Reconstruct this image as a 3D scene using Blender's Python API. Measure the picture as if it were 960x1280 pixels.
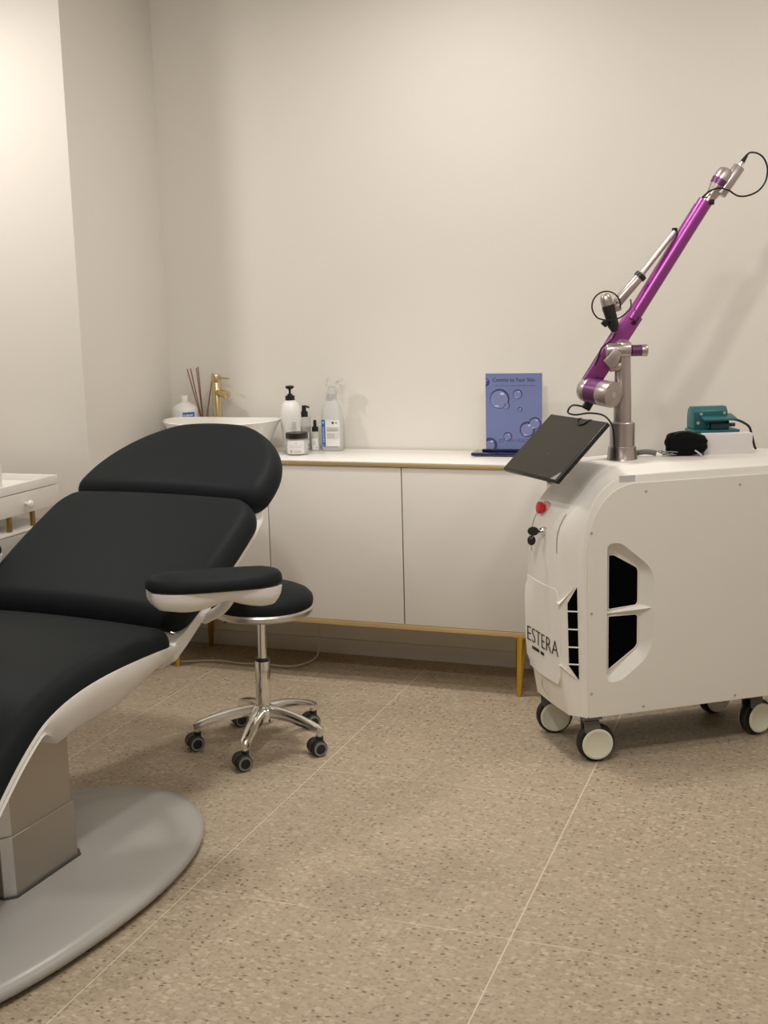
import bpy, bmesh, math, random
from mathutils import Vector, Matrix, Euler
R = math.radians
random.seed(7)
for o in list(bpy.data.objects):
    bpy.data.objects.remove(o)
S = bpy.context.scene
COL = S.collection

# ---------------------------------------------------------------- camera
cam_d = bpy.data.cameras.new('camera')
cam_d.sensor_fit = 'AUTO'
cam_d.sensor_width = 36.0
cam_d.lens = 1515.0 / 1280.0 * 36.0
cam_d.clip_start = 0.05
cam = bpy.data.objects.new('camera', cam_d)
COL.objects.link(cam)
yaw, pit, rol = R(20.2), R(9.88), R(-1.48)
fh = Vector((-math.sin(yaw), math.cos(yaw), 0)); r0 = Vector((math.cos(yaw), math.sin(yaw), 0)); zz = Vector((0, 0, 1))
fw = math.cos(pit) * fh - math.sin(pit) * zz
u0 = math.sin(pit) * fh + math.cos(pit) * zz
rt = math.cos(rol) * r0 + math.sin(rol) * u0
up = -math.sin(rol) * r0 + math.cos(rol) * u0
M = Matrix((rt, up, -fw)).transposed().to_4x4()
M.translation = Vector((0, 0, 1.42))
cam.matrix_world = M
S.camera = cam

# ---------------------------------------------------------------- world, lights, exposure
w = bpy.data.worlds.new('world'); S.world = w; w.use_nodes = True
w.node_tree.nodes['Background'].inputs[0].default_value = (1.0, 0.92, 0.82, 1)
w.node_tree.nodes['Background'].inputs[1].default_value = 0.02
S.view_settings.view_transform = 'Standard'
S.view_settings.look = 'None'
S.view_settings.exposure = 0.08
S.view_settings.gamma = 1.0
S.view_settings.use_curve_mapping = False
CEIL = 2.72

def lamp(x, y, watts, size=0.20, tilt=0.0, head=0.0, z=None, spread=180, col=(1.0, 0.94, 0.875)):
    """round area light for downlights and added fills; tilt from straight down towards compass direction head (0 = towards the back wall)"""
    d = bpy.data.lights.new('downlight_or_fill', 'AREA')
    d.shape = 'DISK'; d.size = size; d.energy = watts; d.color = col; d.spread = R(spread)
    o = bpy.data.objects.new('downlight_or_fill', d); COL.objects.link(o)
    o.location = (x, y, CEIL - 0.03 if z is None else z)
    o.rotation_euler = Euler((R(tilt), 0, R(head)), 'XYZ')
    return o
for x, y, e, sz, tl, hd0, sp in ((-3.00, 3.00, 19, .20, 0, 0, 180), (-0.90, 1.50, 17.5, .16, 22, 0, 180), (-1.25, 3.62, 10, .20, 0, 0, 180), (0.45, 3.62, 8, .20, 0, 0, 180), (-1.35, 3.60, 2.6, .20, 0, 0, 72),  # last entry: narrow beam added to brighten the floor by the sideboard
                            (-2.3, 1.5, 5.5, .30, 64, 8, 180), (1.0, 1.6, 5, .30, 64, 10, 180), (-0.2, 2.3, 9, .20, 0, 0, 180), (-0.6, -0.2, 14, .6, 12, 0, 180)):  # the two wall washers and the large rear fill are added for brightness
    lamp(x, y, e, sz, tl, hd0, spread=sp)

# ---------------------------------------------------------------- materials
def mat(name, col, rough=0.5, metal=0.0, **kw):
    m = bpy.data.materials.new(name); m.use_nodes = True
    nt = m.node_tree; b = nt.nodes['Principled BSDF']
    b.inputs['Base Color'].default_value = (*col, 1)
    b.inputs['Roughness'].default_value = rough
    b.inputs['Metallic'].default_value = metal
    for k, v in kw.items():
        if k in ('bump', 'bscale', 'var'):
            continue
        b.inputs[k.replace('_', ' ')].default_value = v
    if kw.get('bump') or kw.get('var'):
        tc = nt.nodes.new('ShaderNodeTexCoord'); nz = nt.nodes.new('ShaderNodeTexNoise')
        nz.inputs['Scale'].default_value = kw.get('bscale', 40); nz.inputs['Detail'].default_value = 4
        nt.links.new(tc.outputs['Object'], nz.inputs['Vector'])
        if kw.get('bump'):
            bp = nt.nodes.new('ShaderNodeBump'); bp.inputs['Strength'].default_value = kw['bump']; bp.inputs['Distance'].default_value = 0.002
            nt.links.new(nz.outputs['Fac'], bp.inputs['Height']); nt.links.new(bp.outputs['Normal'], b.inputs['Normal'])
        if kw.get('var'):
            mx = nt.nodes.new('ShaderNodeMixRGB'); v = kw['var']
            mx.inputs[1].default_value = (*[c * (1 - v) for c in col], 1); mx.inputs[2].default_value = (*[min(1, c * (1 + v)) for c in col], 1)
            nt.links.new(nz.outputs['Fac'], mx.inputs[0]); nt.links.new(mx.outputs[0], b.inputs['Base Color'])
    return m

M_ = dict(
    wall=mat('wall_paint', (0.765, 0.735, 0.68), 0.75, bump=0.08, bscale=90, var=0.012),
    ceil=mat('ceiling_paint', (0.80, 0.78, 0.75), 0.8),
    skirt=mat('skirting_paint', (0.68, 0.66, 0.63), 0.5),
    vinyl=mat('black_vinyl', (0.0142, 0.0172, 0.0188), 0.52, bump=0.10, bscale=600, Specular_IOR_Level=0.06),
    shell=mat('white_gelcoat', (0.80, 0.79, 0.76), 0.35),
    basew=mat('base_gelcoat', (0.375, 0.365, 0.345), 0.30),
    alu=mat('brushed_aluminium', (0.42, 0.39, 0.345), 0.42, 0.85, bump=0.05, bscale=200),
    alu_sheen=mat('aluminium_sheen', (0.72, 0.72, 0.73), 0.40, 0.6),  # column metal with the chamfer reflection put into its colour
    chrome=mat('chrome', (0.80, 0.79, 0.77), 0.10, 1.0),
    satin=mat('satin_steel', (0.66, 0.64, 0.62), 0.28, 1.0),
    rubber=mat('black_rubber', (0.012, 0.012, 0.012), 0.55),
    plastic=mat('black_plastic', (0.010, 0.010, 0.011), 0.35),
    darkgrey=mat('dark_grey_plastic', (0.05, 0.05, 0.05), 0.45),
    fork=mat('fork_grey', (0.10, 0.10, 0.10), 0.45),
    midgrey=mat('mid_grey_plastic', (0.22, 0.22, 0.22), 0.45),
    lacquer=mat('white_lacquer', (0.74, 0.71, 0.665), 0.38),
    topwhite=mat('white_top', (0.82, 0.80, 0.76), 0.25),
    gold=mat('brushed_gold', (0.66, 0.50, 0.25), 0.38, 0.6),
    brass=mat('polished_brass', (0.70, 0.48, 0.08), 0.22, 1.0),
    faucetgold=mat('faucet_gold', (0.66, 0.55, 0.33), 0.26, 1.0),
    darkgold=mat('dark_gold', (0.30, 0.20, 0.06), 0.38, 0.8),
    ceramic=mat('ceramic', (0.83, 0.82, 0.78), 0.12),
    machine=mat('machine_white', (0.83, 0.81, 0.765), 0.42),
    machine_panel=mat('machine_panel', (0.78, 0.765, 0.715), 0.45),
    screw=mat('panel_screw', (0.48, 0.47, 0.45), 0.4, 0.3),
    void=mat('vent_void', (0.003, 0.003, 0.0035), 0.9, Specular_IOR_Level=0.0),
    cream=mat('cream_disc', (0.72, 0.72, 0.60), 0.4),
    purple=mat('purple_anodised', (0.36, 0.085, 0.34), 0.34, 0.85),
    dpurple=mat('dark_purple', (0.17, 0.065, 0.18), 0.35, 0.7),
    armsil=mat('arm_silver', (0.50, 0.445, 0.435), 0.33, 0.9),
    red=mat('red_plastic', (0.62, 0.02, 0.02), 0.3),
    redpale=mat('pink_collar', (0.72, 0.36, 0.32), 0.4),
    screen=mat('screen_glass', (0.034, 0.031, 0.026), 0.45, Specular_IOR_Level=0.2),
    blue=mat('blue_print', (0.175, 0.215, 0.43), 0.35, var=0.12, bscale=6),
    bubbledark=mat('bubble_ink', (0.045, 0.05, 0.16), 0.4),
    bubblemid=mat('bubble_tint', (0.21, 0.24, 0.45), 0.4),
    bubblelight=mat('bubble_shine', (0.50, 0.54, 0.74), 0.4),
    ink=mat('dark_ink', (0.025, 0.027, 0.06), 0.5),
    faintink=mat('faint_ink', (0.09, 0.10, 0.26), 0.5),
    print_=mat('black_print', (0.02, 0.02, 0.02), 0.5),
    greyprint=mat('grey_print', (0.42, 0.41, 0.40), 0.5),
    bluebase=mat('blue_acrylic', (0.006, 0.009, 0.055), 0.12, Coat_Weight=0.5),
    label=mat('paper_label', (0.80, 0.79, 0.77), 0.5),
    labelblue=mat('blue_label', (0.04, 0.16, 0.48), 0.45),
    whiteplastic=mat('white_plastic', (0.80, 0.79, 0.76), 0.35),
    milky=mat('milky_plastic', (0.80, 0.81, 0.79), 0.35, Transmission_Weight=0.35, IOR=1.2),
    clear=mat('clear_plastic', (0.92, 0.93, 0.92), 0.15, Transmission_Weight=0.80, IOR=1.12),
    pinkish=mat('rose_serum', (0.70, 0.58, 0.54), 0.25, Transmission_Weight=0.3, IOR=1.2),
    reed=mat('reed_stick', (0.23, 0.10, 0.055), 0.7),
    teal=mat('teal_enamel', (0.012, 0.115, 0.13), 0.38),
    tealdark=mat('dark_teal', (0.006, 0.045, 0.055), 0.45),
    cloth=mat('black_cloth', (0.005, 0.005, 0.006), 0.9, bump=0.6, bscale=60, Specular_IOR_Level=0.15),
    box=mat('white_carton', (0.74, 0.71, 0.72), 0.5),
    cord=mat('pale_cord', (0.60, 0.55, 0.47), 0.5),
    greycord=mat('grey_cord', (0.16, 0.15, 0.14), 0.45),
    sticker=mat('grey_sticker', (0.56, 0.57, 0.58), 0.35, 0.1),
    seam=mat('seam_shadow', (0.16, 0.15, 0.13), 0.7),
    knob=mat('pearl_knob', (0.80, 0.78, 0.74), 0.15, Coat_Weight=0.6),
)

def floor_material():
    m = bpy.data.materials.new('terrazzo_vinyl'); m.use_nodes = True
    nt = m.node_tree; N = nt.nodes; Lk = nt.links; b = N['Principled BSDF']
    def node(t, **kw):
        n = N.new(t)
        for k, v in kw.items(): setattr(n, k, v)
        return n
    def math_(op, a, c=None, d=None):
        n = node('ShaderNodeMath', operation=op)
        for i, v in enumerate((a, c, d)):
            if v is None: continue
            if isinstance(v, (int, float)): n.inputs[i].default_value = v
            else: Lk.new(v, n.inputs[i])
        return n.outputs[0]
    def mix(fac, a, c):
        n = node('ShaderNodeMixRGB')
        if isinstance(fac, (int, float)): n.inputs[0].default_value = fac
        else: Lk.new(fac, n.inputs[0])
        for i, v in ((1, a), (2, c)):
            if isinstance(v, tuple): n.inputs[i].default_value = (*v, 1)
            else: Lk.new(v, n.inputs[i])
        return n.outputs[0]
    tc = node('ShaderNodeTexCoord')
    nz = node('ShaderNodeTexNoise'); nz.inputs['Scale'].default_value = 55; nz.inputs['Detail'].default_value = 2
    Lk.new(tc.outputs['Object'], nz.inputs['Vector'])
    vm = node('ShaderNodeVectorMath', operation='MULTIPLY_ADD'); vm.inputs[1].default_value = (0.014, 0.014, 0.0)
    Lk.new(nz.outputs['Color'], vm.inputs[0]); Lk.new(tc.outputs['Object'], vm.inputs[2])
    big = node('ShaderNodeTexNoise'); big.inputs['Scale'].default_value = 3; big.inputs['Detail'].default_value = 3
    Lk.new(tc.outputs['Object'], big.inputs['Vector'])
    col = mix(big.outputs['Fac'], (0.375, 0.308, 0.222), (0.428, 0.356, 0.262))
    def chips(scale, radius, lo, colour_a, colour_b, strength, off):
        nonlocal col
        mp = node('ShaderNodeMapping'); mp.inputs['Location'].default_value = (off, off * .7, 0)
        mp.inputs['Scale'].default_value = (0.75, 1.15, 1)
        Lk.new(vm.outputs[0], mp.inputs['Vector'])
        v = node('ShaderNodeTexVoronoi', voronoi_dimensions='2D'); v.inputs['Scale'].default_value = scale
        Lk.new(mp.outputs[0], v.inputs['Vector'])
        sp = node('ShaderNodeSeparateColor'); Lk.new(v.outputs['Color'], sp.inputs[0])
        inside = node('ShaderNodeMapRange'); inside.inputs[1].default_value = radius; inside.inputs[2].default_value = radius * 0.72
        Lk.new(v.outputs['Distance'], inside.inputs[0])
        pick = math_('GREATER_THAN', sp.outputs[0], lo)
        f = math_('MULTIPLY', math_('MULTIPLY', inside.outputs[0], pick), strength)
        col = mix(f, col, mix(sp.outputs[1], colour_a, colour_b))
    chips(95, 0.58, 0.20, (0.335, 0.265, 0.185), (0.50, 0.42, 0.32), 0.60, 0.0)
    chips(62, 0.44, 0.55, (0.58, 0.50, 0.39), (0.42, 0.335, 0.24), 0.65, 3.3)
    chips(115, 0.42, 0.72, (0.225, 0.165, 0.11), (0.31, 0.235, 0.16), 0.52, 7.7)
    chips(70, 0.28, 0.86, (0.10, 0.078, 0.058), (0.19, 0.13, 0.09), 0.80, 12.1)
    # welded seams of the sheet tiles
    xyz = node('ShaderNodeSeparateXYZ'); Lk.new(tc.outputs['Object'], xyz.inputs[0])
    def seam(coord, start, pitch, half):
        t = math_('DIVIDE', math_('SUBTRACT', coord, start - 40 * pitch), pitch)
        fr = math_('ABSOLUTE', math_('SUBTRACT', math_('FRACT', math_('ADD', t, 0.5)), 0.5))
        return math_('LESS_THAN', fr, half / pitch)
    sx = seam(xyz.outputs[0], -1.436, 0.809, 0.0017)
    sy = seam(xyz.outputs[1], 2.453, 0.803, 0.0020)
    wear = node('ShaderNodeTexNoise'); wear.inputs['Scale'].default_value = 4.5
    Lk.new(tc.outputs['Object'], wear.inputs['Vector'])
    wr = node('ShaderNodeMapRange'); wr.inputs[1].default_value = 0.38; wr.inputs[2].default_value = 0.58
    Lk.new(wear.outputs['Fac'], wr.inputs[0])
    col = mix(math_('MULTIPLY', sx, 0.85), col, (0.66, 0.58, 0.47))
    col = mix(math_('MULTIPLY', math_('MULTIPLY', sy, wr.outputs[0]), 0.62), col, (0.66, 0.58, 0.47))
    Lk.new(col, b.inputs['Base Color'])
    b.inputs['Roughness'].default_value = 0.45
    b.inputs['Specular IOR Level'].default_value = 0.35
    return m
M_['floor'] = floor_material()

# ---------------------------------------------------------------- mesh helpers
def circ(n, r=1.0, ph=0.0):
    return [(r * math.cos(2 * math.pi * i / n + ph), r * math.sin(2 * math.pi * i / n + ph)) for i in range(n)]

def spline(pts, n=8, closed=False):
    P = [Vector(p) for p in pts]; out = []
    L = len(P); segs = L if closed else L - 1
    for i in range(segs):
        if closed: p0, p1, p2, p3 = P[(i - 1) % L], P[i], P[(i + 1) % L], P[(i + 2) % L]
        else: p0, p1, p2, p3 = P[max(i - 1, 0)], P[i], P[i + 1], P[min(i + 2, L - 1)]
        for k in range(n):
            t = k / n
            out.append(0.5 * ((2 * p1) + (-p0 + p2) * t + (2 * p0 - 5 * p1 + 4 * p2 - p3) * t * t + (-p0 + 3 * p1 - 3 * p2 + p3) * t ** 3))
    if not closed: out.append(P[-1])
    return out

def frame(d, upv=None):
    d = Vector(d).normalized()
    a = Vector(upv) if upv is not None else (Vector((0, 0, 1)) if abs(d.z) < 0.95 else Vector((1, 0, 0)))
    x = a.cross(d).normalized(); y = d.cross(x)
    return Matrix((x, y, d)).transposed()

class MB:
    def __init__(s): s.bm = bmesh.new(); s.mi = 0
    def take(s, t, mtx=None):
        if mtx is not None: bmesh.ops.transform(t, matrix=mtx, verts=t.verts)
        for f in t.faces: f.material_index = s.mi
        me = bpy.data.meshes.new('t'); t.to_mesh(me); t.free(); s.bm.from_mesh(me); bpy.data.meshes.remove(me)
        return s
    def use(s, i): s.mi = i; return s
    def box(s, c, d, bev=0.0, seg=2, rot=None):
        t = bmesh.new(); bmesh.ops.create_cube(t, size=1.0)
        bmesh.ops.scale(t, vec=d, verts=t.verts)
        if bev: bmesh.ops.bevel(t, geom=list(t.edges), offset=bev, segments=seg, affect='EDGES', profile=0.5)
        m = Matrix.Translation(c) @ (rot.to_4x4() if rot is not None else Matrix())
        return s.take(t, m)
    def lathe(s, prof, c=(0, 0, 0), axis=(0, 0, 1), n=32, sx=1.0, sy=1.0):
        t = bmesh.new(); rings = []
        for r, z in prof:
            if r < 1e-6: rings.append([t.verts.new((0, 0, z))])
            else: rings.append([t.verts.new((x * sx, y * sy, z)) for x, y in circ(n, r)])
        for a, b in zip(rings, rings[1:]):
            if len(a) == 1 and len(b) == 1: continue
            for i in range(n):
                j = (i + 1) % n
                if len(a) == 1: t.faces.new((a[0], b[i], b[j]))
                elif len(b) == 1: t.faces.new((a[i], b[0], a[j]))
                else: t.faces.new((a[i], b[i], b[j], a[j]))
        for rg in (rings[0], rings[-1]):
            if len(rg) > 1 and rings[0] != rings[-1]:
                try: t.faces.new(rg)
                except ValueError: pass
        return s.take(t, Matrix.Translation(c) @ frame(axis).to_4x4())
    def rod(s, a, b, r, r2=None, n=20, bev=0.0):
        a = Vector(a); b = Vector(b); h = (b - a).length; r2 = r if r2 is None else r2
        pr = [(0, 0), (r, 0), (r2, h), (0, h)] if not bev else [(0, 0), (r - bev, 0), (r - bev * .3, bev * .3), (r, bev), (r2, h - bev), (r2 - bev * .3, h - bev * .3), (r2 - bev, h), (0, h)]
        return s.lathe(pr, a, b - a, n)
    def tube(s, pts, r, n=10, closed=False):
        P = [Vector(p) for p in pts]; L = len(P); t = bmesh.new(); rings = []; ref = None
        for i, p in enumerate(P):
            if closed: d = P[(i + 1) % L] - P[i - 1]
            else: d = P[min(i + 1, L - 1)] - P[max(i - 1, 0)]
            d.normalize()
            if ref is None:
                ref = Vector((0, 0, 1)) if abs(d.z) < 0.9 else Vector((1, 0, 0))
            x = (ref - d * ref.dot(d)).normalized(); y = d.cross(x); ref = x
            rr = r[i] if isinstance(r, (list, tuple)) else r
            rings.append([t.verts.new(p + x * cx + y * cy) for cx, cy in circ(n, rr)])
        prs = list(zip(rings, rings[1:])) + ([(rings[-1], rings[0])] if closed else [])
        for a, b in prs:
            for i in range(n): t.faces.new((a[i], a[(i + 1) % n], b[(i + 1) % n], b[i]))
        if not closed: t.faces.new(rings[0][::-1]); t.faces.new(rings[-1])
        return s.take(t)
    def loft(s, rings, caps=True):
        t = bmesh.new(); rr = [[t.verts.new(p) for p in ring] for ring in rings]; n = len(rr[0])
        for a, b in zip(rr, rr[1:]):
            for i in range(n): t.faces.new((a[i], a[(i + 1) % n], b[(i + 1) % n], b[i]))
        if caps: t.faces.new(rr[0][::-1]); t.faces.new(rr[-1])
        return s.take(t)
    def prism(s, poly, d0, d1, mtx=None, bev=0.0, seg=2):
        """poly in the x-y plane, extruded d0..d1 along z, then mtx."""
        t = bmesh.new(); a = [t.verts.new((x, y, d0)) for x, y in poly]; b = [t.verts.new((x, y, d1)) for x, y in poly]; n = len(poly)
        t.faces.new(a[::-1]); t.faces.new(b)
        for i in range(n): t.faces.new((a[i], a[(i + 1) % n], b[(i + 1) % n], b[i]))
        if bev:
            bmesh.ops.recalc_face_normals(t, faces=t.faces)
            bmesh.ops.bevel(t, geom=[e for e in t.edges], offset=bev, segments=seg, affect='EDGES', profile=0.5)
        return s.take(t, mtx)
    def grid(s, rows):
        t = bmesh.new(); v = [[t.verts.new(p) for p in r] for r in rows]
        for a, b in zip(v, v[1:]):
            for i in range(len(a) - 1): t.faces.new((a[i], a[i + 1], b[i + 1], b[i]))
        return s.take(t)
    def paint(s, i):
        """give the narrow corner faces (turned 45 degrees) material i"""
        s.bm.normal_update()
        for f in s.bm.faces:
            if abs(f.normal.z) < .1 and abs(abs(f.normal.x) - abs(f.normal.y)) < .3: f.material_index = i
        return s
    def build(s, name, mats, parent=None, loc=None, rot=None, smooth=35, recalc=True):
        bm = s.bm
        bmesh.ops.remove_doubles(bm, verts=bm.verts, dist=1e-6)
        if recalc: bmesh.ops.recalc_face_normals(bm, faces=bm.faces)
        me = bpy.data.meshes.new(name); bm.to_mesh(me); bm.free()
        mats = mats if isinstance(mats, (list, tuple)) else [mats]
        for m in mats: me.materials.append(m)
        for p in me.polygons: p.use_smooth = True
        me.set_sharp_from_angle(angle=R(smooth))
        o = bpy.data.objects.new(name, me); COL.objects.link(o)
        if parent is not None: o.parent = parent
        if loc is not None: o.location = loc
        if rot is not None: o.rotation_euler = rot
        return o

def thing(name, label, cat, loc=(0, 0, 0), rz=0.0, group=None):
    o = bpy.data.objects.new(name, None); COL.objects.link(o)
    o.empty_display_size = 0.05
    o.location = loc; o.rotation_euler = (0, 0, rz)
    return tag(o, label, cat, group)
def tag(o, label, cat, group=None):
    o['label'] = label; o['category'] = cat
    if group: o['group'] = group
    return o
def structure(o): o['kind'] = 'structure'; return o

def text(name, body, size, m, parent, mtx, sx=1.0, align='LEFT', depth=0.0006, offset=0.0, space=1.0):
    cu = bpy.data.curves.new(name, 'FONT'); cu.body = body; cu.size = size; cu.extrude = depth; cu.align_x = align
    cu.offset = offset; cu.space_character = space; cu.resolution_u = 3
    tmp = bpy.data.objects.new('tmp_text', cu); COL.objects.link(tmp)
    bpy.context.view_layer.update()
    me = bpy.data.meshes.new_from_object(tmp.evaluated_get(bpy.context.evaluated_depsgraph_get()))
    bpy.data.objects.remove(tmp); bpy.data.curves.remove(cu)
    me.transform(mtx @ Matrix.Diagonal((sx, 1, 1, 1)))
    me.materials.clear(); me.materials.append(m)
    o = bpy.data.objects.new(name, me); COL.objects.link(o); o.parent = parent
    return o
def basis(o, x, y):
    """matrix whose local x,y axes lie along x,y and origin at o"""
    x = Vector(x).normalized(); y = Vector(y); y = (y - x * y.dot(x)).normalized(); z = x.cross(y)
    m = Matrix((x, y, z)).transposed().to_4x4(); m.translation = Vector(o); return m
def copy_tree(o, parent=None):
    c = o.copy(); COL.objects.link(c)
    if parent is not None: c.parent = parent
    for ch in list(o.children): copy_tree(ch, c)
    return c

# ================================================================= SETTING
YW, XL, YL = 4.441, -2.564, 3.817
structure(MB().box((-1.2, 1.5, -0.05), (6.4, 6.4, 0.1)).build('floor', M_['floor']))
structure(MB().box((-1.2, 1.5, CEIL + 0.05), (6.4, 6.4, 0.1)).build('ceiling', M_['ceil']))
structure(MB().box((-0.4, YW + 0.06, CEIL / 2), (4.45, 0.12, CEIL)).build('wall_back', M_['wall']))
# the left wall steps forward: a return beside the sideboard, then a face turned to the room
structure(MB().prism([(XL, YW + 0.12), (XL - 1.9, YW + 0.12), (XL - 1.9, YL), (XL, YL)], 0, CEIL, bev=0.004).build('wall_left', M_['wall']))
structure(MB().box((-4.40, 1.1, CEIL / 2), (0.12, 5.5, CEIL)).build('wall_far_left', M_['wall']))
structure(MB().box((1.80, 1.5, CEIL / 2), (0.12, 6.1, CEIL)).build('wall_right', M_['wall']))
structure(MB().box((-1.3, -1.56, CEIL / 2), (6.2, 0.12, CEIL)).build('wall_front', M_['wall']))
b = MB().box((-0.4, YW - 0.004, 0.0315), (4.33, 0.008, 0.063), 0.0015)
structure(b.build('baseboard_back', M_['skirt']))
b = MB().box((XL + 0.004, (YW + YL) / 2, 0.0315), (0.008, YW - YL, 0.063), 0.0015).box((-3.45, YL - 0.004, 0.0315), (1.78, 0.008, 0.063), 0.0015)
structure(b.build('baseboard_left', M_['skirt']))

# ================================================================= TREATMENT CHAIR
CX, CY = -1.88, 2.32
chair = thing('treatment_chair', 'reclined black padded treatment chair with white shell on an oval white floor plate', 'treatment chair', (CX, CY, 0))
def rring(c, n, hw, ht, crown=0.0, rad=None, k=6):
    """rounded rectangle ring: half width hw along x, half thickness ht along n"""
    c = Vector(c); n = Vector(n); r = min(rad if rad else ht, ht, hw) * 0.98; out = []
    for qx, qz, a0 in ((1, 1, 0), (-1, 1, 90), (-1, -1, 180), (1, -1, 270)):
        for i in range(k + 1):
            a = R(a0 + 90 * i / k)
            x = qx * (hw - r) + r * math.cos(a); z = qz * (ht - r) + r * math.sin(a)
            out.append((x, z))
        # points along the flat side, so the crown can rise
        if qz == 1 and qx == 1 or (qz == -1 and qx == -1):
            x0 = qx * (hw - r)
            for t in range(1, 8):
                out.append((x0 - qx * 2 * (hw - r) * t / 8, qz * ht))
    res = []
    for x, z in out:
        if z > 0: z += crown * max(0, 1 - (x / hw) ** 2) * (z / ht)
        res.append(c + Vector((1, 0, 0)) * x + n * z)
    return res
def pad_rings(path, hw, ht, crown, re0, re1, step=0.03, side=None, rad=None):
    """path: list of (y,z); hw/ht functions of s in metres from start and total"""
    P = [Vector((0, p[0], p[1])) for p in path]; cum = [0]
    for a, b_ in zip(P, P[1:]): cum.append(cum[-1] + (b_ - a).length)
    T = cum[-1]
    def at(s):
        s = min(max(s, 0), T)
        for i in range(len(P) - 1):
            if s <= cum[i + 1] + 1e-9:
                return P[i].lerp(P[i + 1], (s - cum[i]) / (cum[i + 1] - cum[i]))
        return P[-1]
    ss = []
    for i in range(7): ss.append(re0 * (1 - math.cos(R(90 * i / 6))))
    m = max(2, int((T - re0 - re1) / step))
    for i in range(1, m): ss.append(re0 + (T - re0 - re1) * i / m)
    for i in range(7): ss.append(T - re1 + re1 * math.sin(R(90 * i / 6)))
    rings = []
    for s in ss:
        d = (at(s + 0.01) - at(s - 0.01)).normalized(); n = Vector((0, -d.z, d.y))
        ins = 0
        if re0 and s < re0: ins = re0 - math.sqrt(max(0, re0 ** 2 - (re0 - s) ** 2))
        if re1 and s > T - re1: ins = max(ins, re1 - math.sqrt(max(0, re1 ** 2 - (re1 - (T - s)) ** 2)))
        h = max(0.004, ht(s, T) - min(ins, ht(s, T) * 0.92)); wv = max(0.01, hw(s, T) - ins)
        rings.append(rring(at(s), n, wv, h, crown * (h / ht(s, T)), rad))
    return rings
# floor plate: oval, domed
def oval(a, b_, p, n=72, cy=0.0, cx=0.0):
    out = []
    for i in range(n):
        t = 2 * math.pi * i / n; c, s_ = math.cos(t), math.sin(t)
        out.append((cx + a * math.copysign(abs(c) ** (2 / p), c), cy + b_ * math.copysign(abs(s_) ** (2 / p), s_)))
    return out
def plate_ring(f, z, ins=0):
    return [Vector((x, y, z)) for x, y in oval(0.385 - ins, 0.70 - ins, 2.25, cy=-0.11, cx=0.012)]
mb = MB().loft([plate_ring(1, 0.012, 0.05), plate_ring(1, 0.012, 0.012), plate_ring(1, 0.018, 0.002), plate_ring(1, 0.028, 0.0), plate_ring(1, 0.038, 0.006), plate_ring(1, 0.046, 0.03), plate_ring(1, 0.052, 0.075), plate_ring(1, 0.055, 0.15), plate_ring(1, 0.056, 0.3)])
base = mb.build('floor_plate', M_['basew'], chair, (0.012, 0, 0), (0, 0, R(-7)), smooth=50)
for sx in (-1, 1):
    for y in (0.30, -0.50): MB().rod((sx * 0.2, y, 0.0), (sx * 0.2, y, 0.016), 0.025).build('plate_foot', M_['rubber'], chair)
# telescopic column with chamfered corners, their reflection painted as a paler metal
def chamf(hx, hy, c, x0=0, y0=0):
    return [(x0 + hx, y0 - hy + c), (x0 + hx, y0 + hy - c), (x0 + hx - c, y0 + hy), (x0 - hx + c, y0 + hy), (x0 - hx, y0 + hy - c), (x0 - hx, y0 - hy + c), (x0 - hx + c, y0 - hy), (x0 + hx - c, y0 - hy)]
col = MB().prism(chamf(0.130, 0.137, 0.022), 0.05, 0.205, bev=0.0012, seg=1).paint(1).build('column', [M_['alu'], M_['alu_sheen']], chair, rot=(0, 0, R(-3)), smooth=20)
MB().prism(chamf(0.126, 0.133, 0.022), 0.20, 0.50, bev=0.0012, seg=1).paint(1).build('column_stage', [M_['alu'], M_['alu_sheen']], col, smooth=20)
# thin dark joint where the column meets the plate
MB().prism(chamf(0.136, 0.143, 0.022), 0.048, 0.059).build('column_gasket', M_['darkgrey'], col)

HA = R(-5); UC = -0.132
CRO = Vector((UC * math.cos(HA), UC * math.sin(HA), 0))     # the upholstery sits a little off the column
seat_path = spline([(0, v, z) for v, z in ((.446, .534), (.36, .539), (.212, .541), (.09, .535), (-.004, .520), (-.076, .497), (-.121, .472), (-.179, .428), (-.236, .376), (-.33, .284), (-.45, .165))], 4)
seat_path = [(p.y, p.z) for p in seat_path][::-1]     # foot to back
mb = MB().loft(pad_rings(seat_path, lambda s, T: 0.364, lambda s, T: 0.042, 0.010, 0.045, 0.045, rad=0.042))
mb.build('seat_cushion', M_['vinyl'], chair, CRO, (0, 0, HA), smooth=60)
def shell_rings(path, top, bot, depth, off):
    P = [Vector((0, p[0], p[1])) for p in path]; rings = []
    n_ = len(P)
    for i, p in enumerate(P):
        d = (P[min(i + 1, n_ - 1)] - P[max(i - 1, 0)]).normalized(); n = Vector((0, -d.z, d.y))
        t = i / (n_ - 1); D = depth(t); o_ = off(t); wt = top(t); wb = bot(t)
        sec = [(-wt, o_), (-wt - 0.002, o_ - 0.006), (-wt + 0.004, o_ - D * 0.35), (-wb - 0.02, o_ - D * 0.85), (-wb, o_ - D), (-wb + 0.05, o_ - D - 0.004), (wb - 0.05, o_ - D - 0.004), (wb, o_ - D), (wb + 0.02, o_ - D * 0.85), (wt - 0.004, o_ - D * 0.35), (wt + 0.002, o_ - 0.006), (wt, o_)]
        rings.append([p + Vector((1, 0, 0)) * x + n * z for x, z in sec])
    return rings
def sm(t, a, b_): t = max(0, min(1, (t - a) / (b_ - a))); return t * t * (3 - 2 * t)
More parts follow.
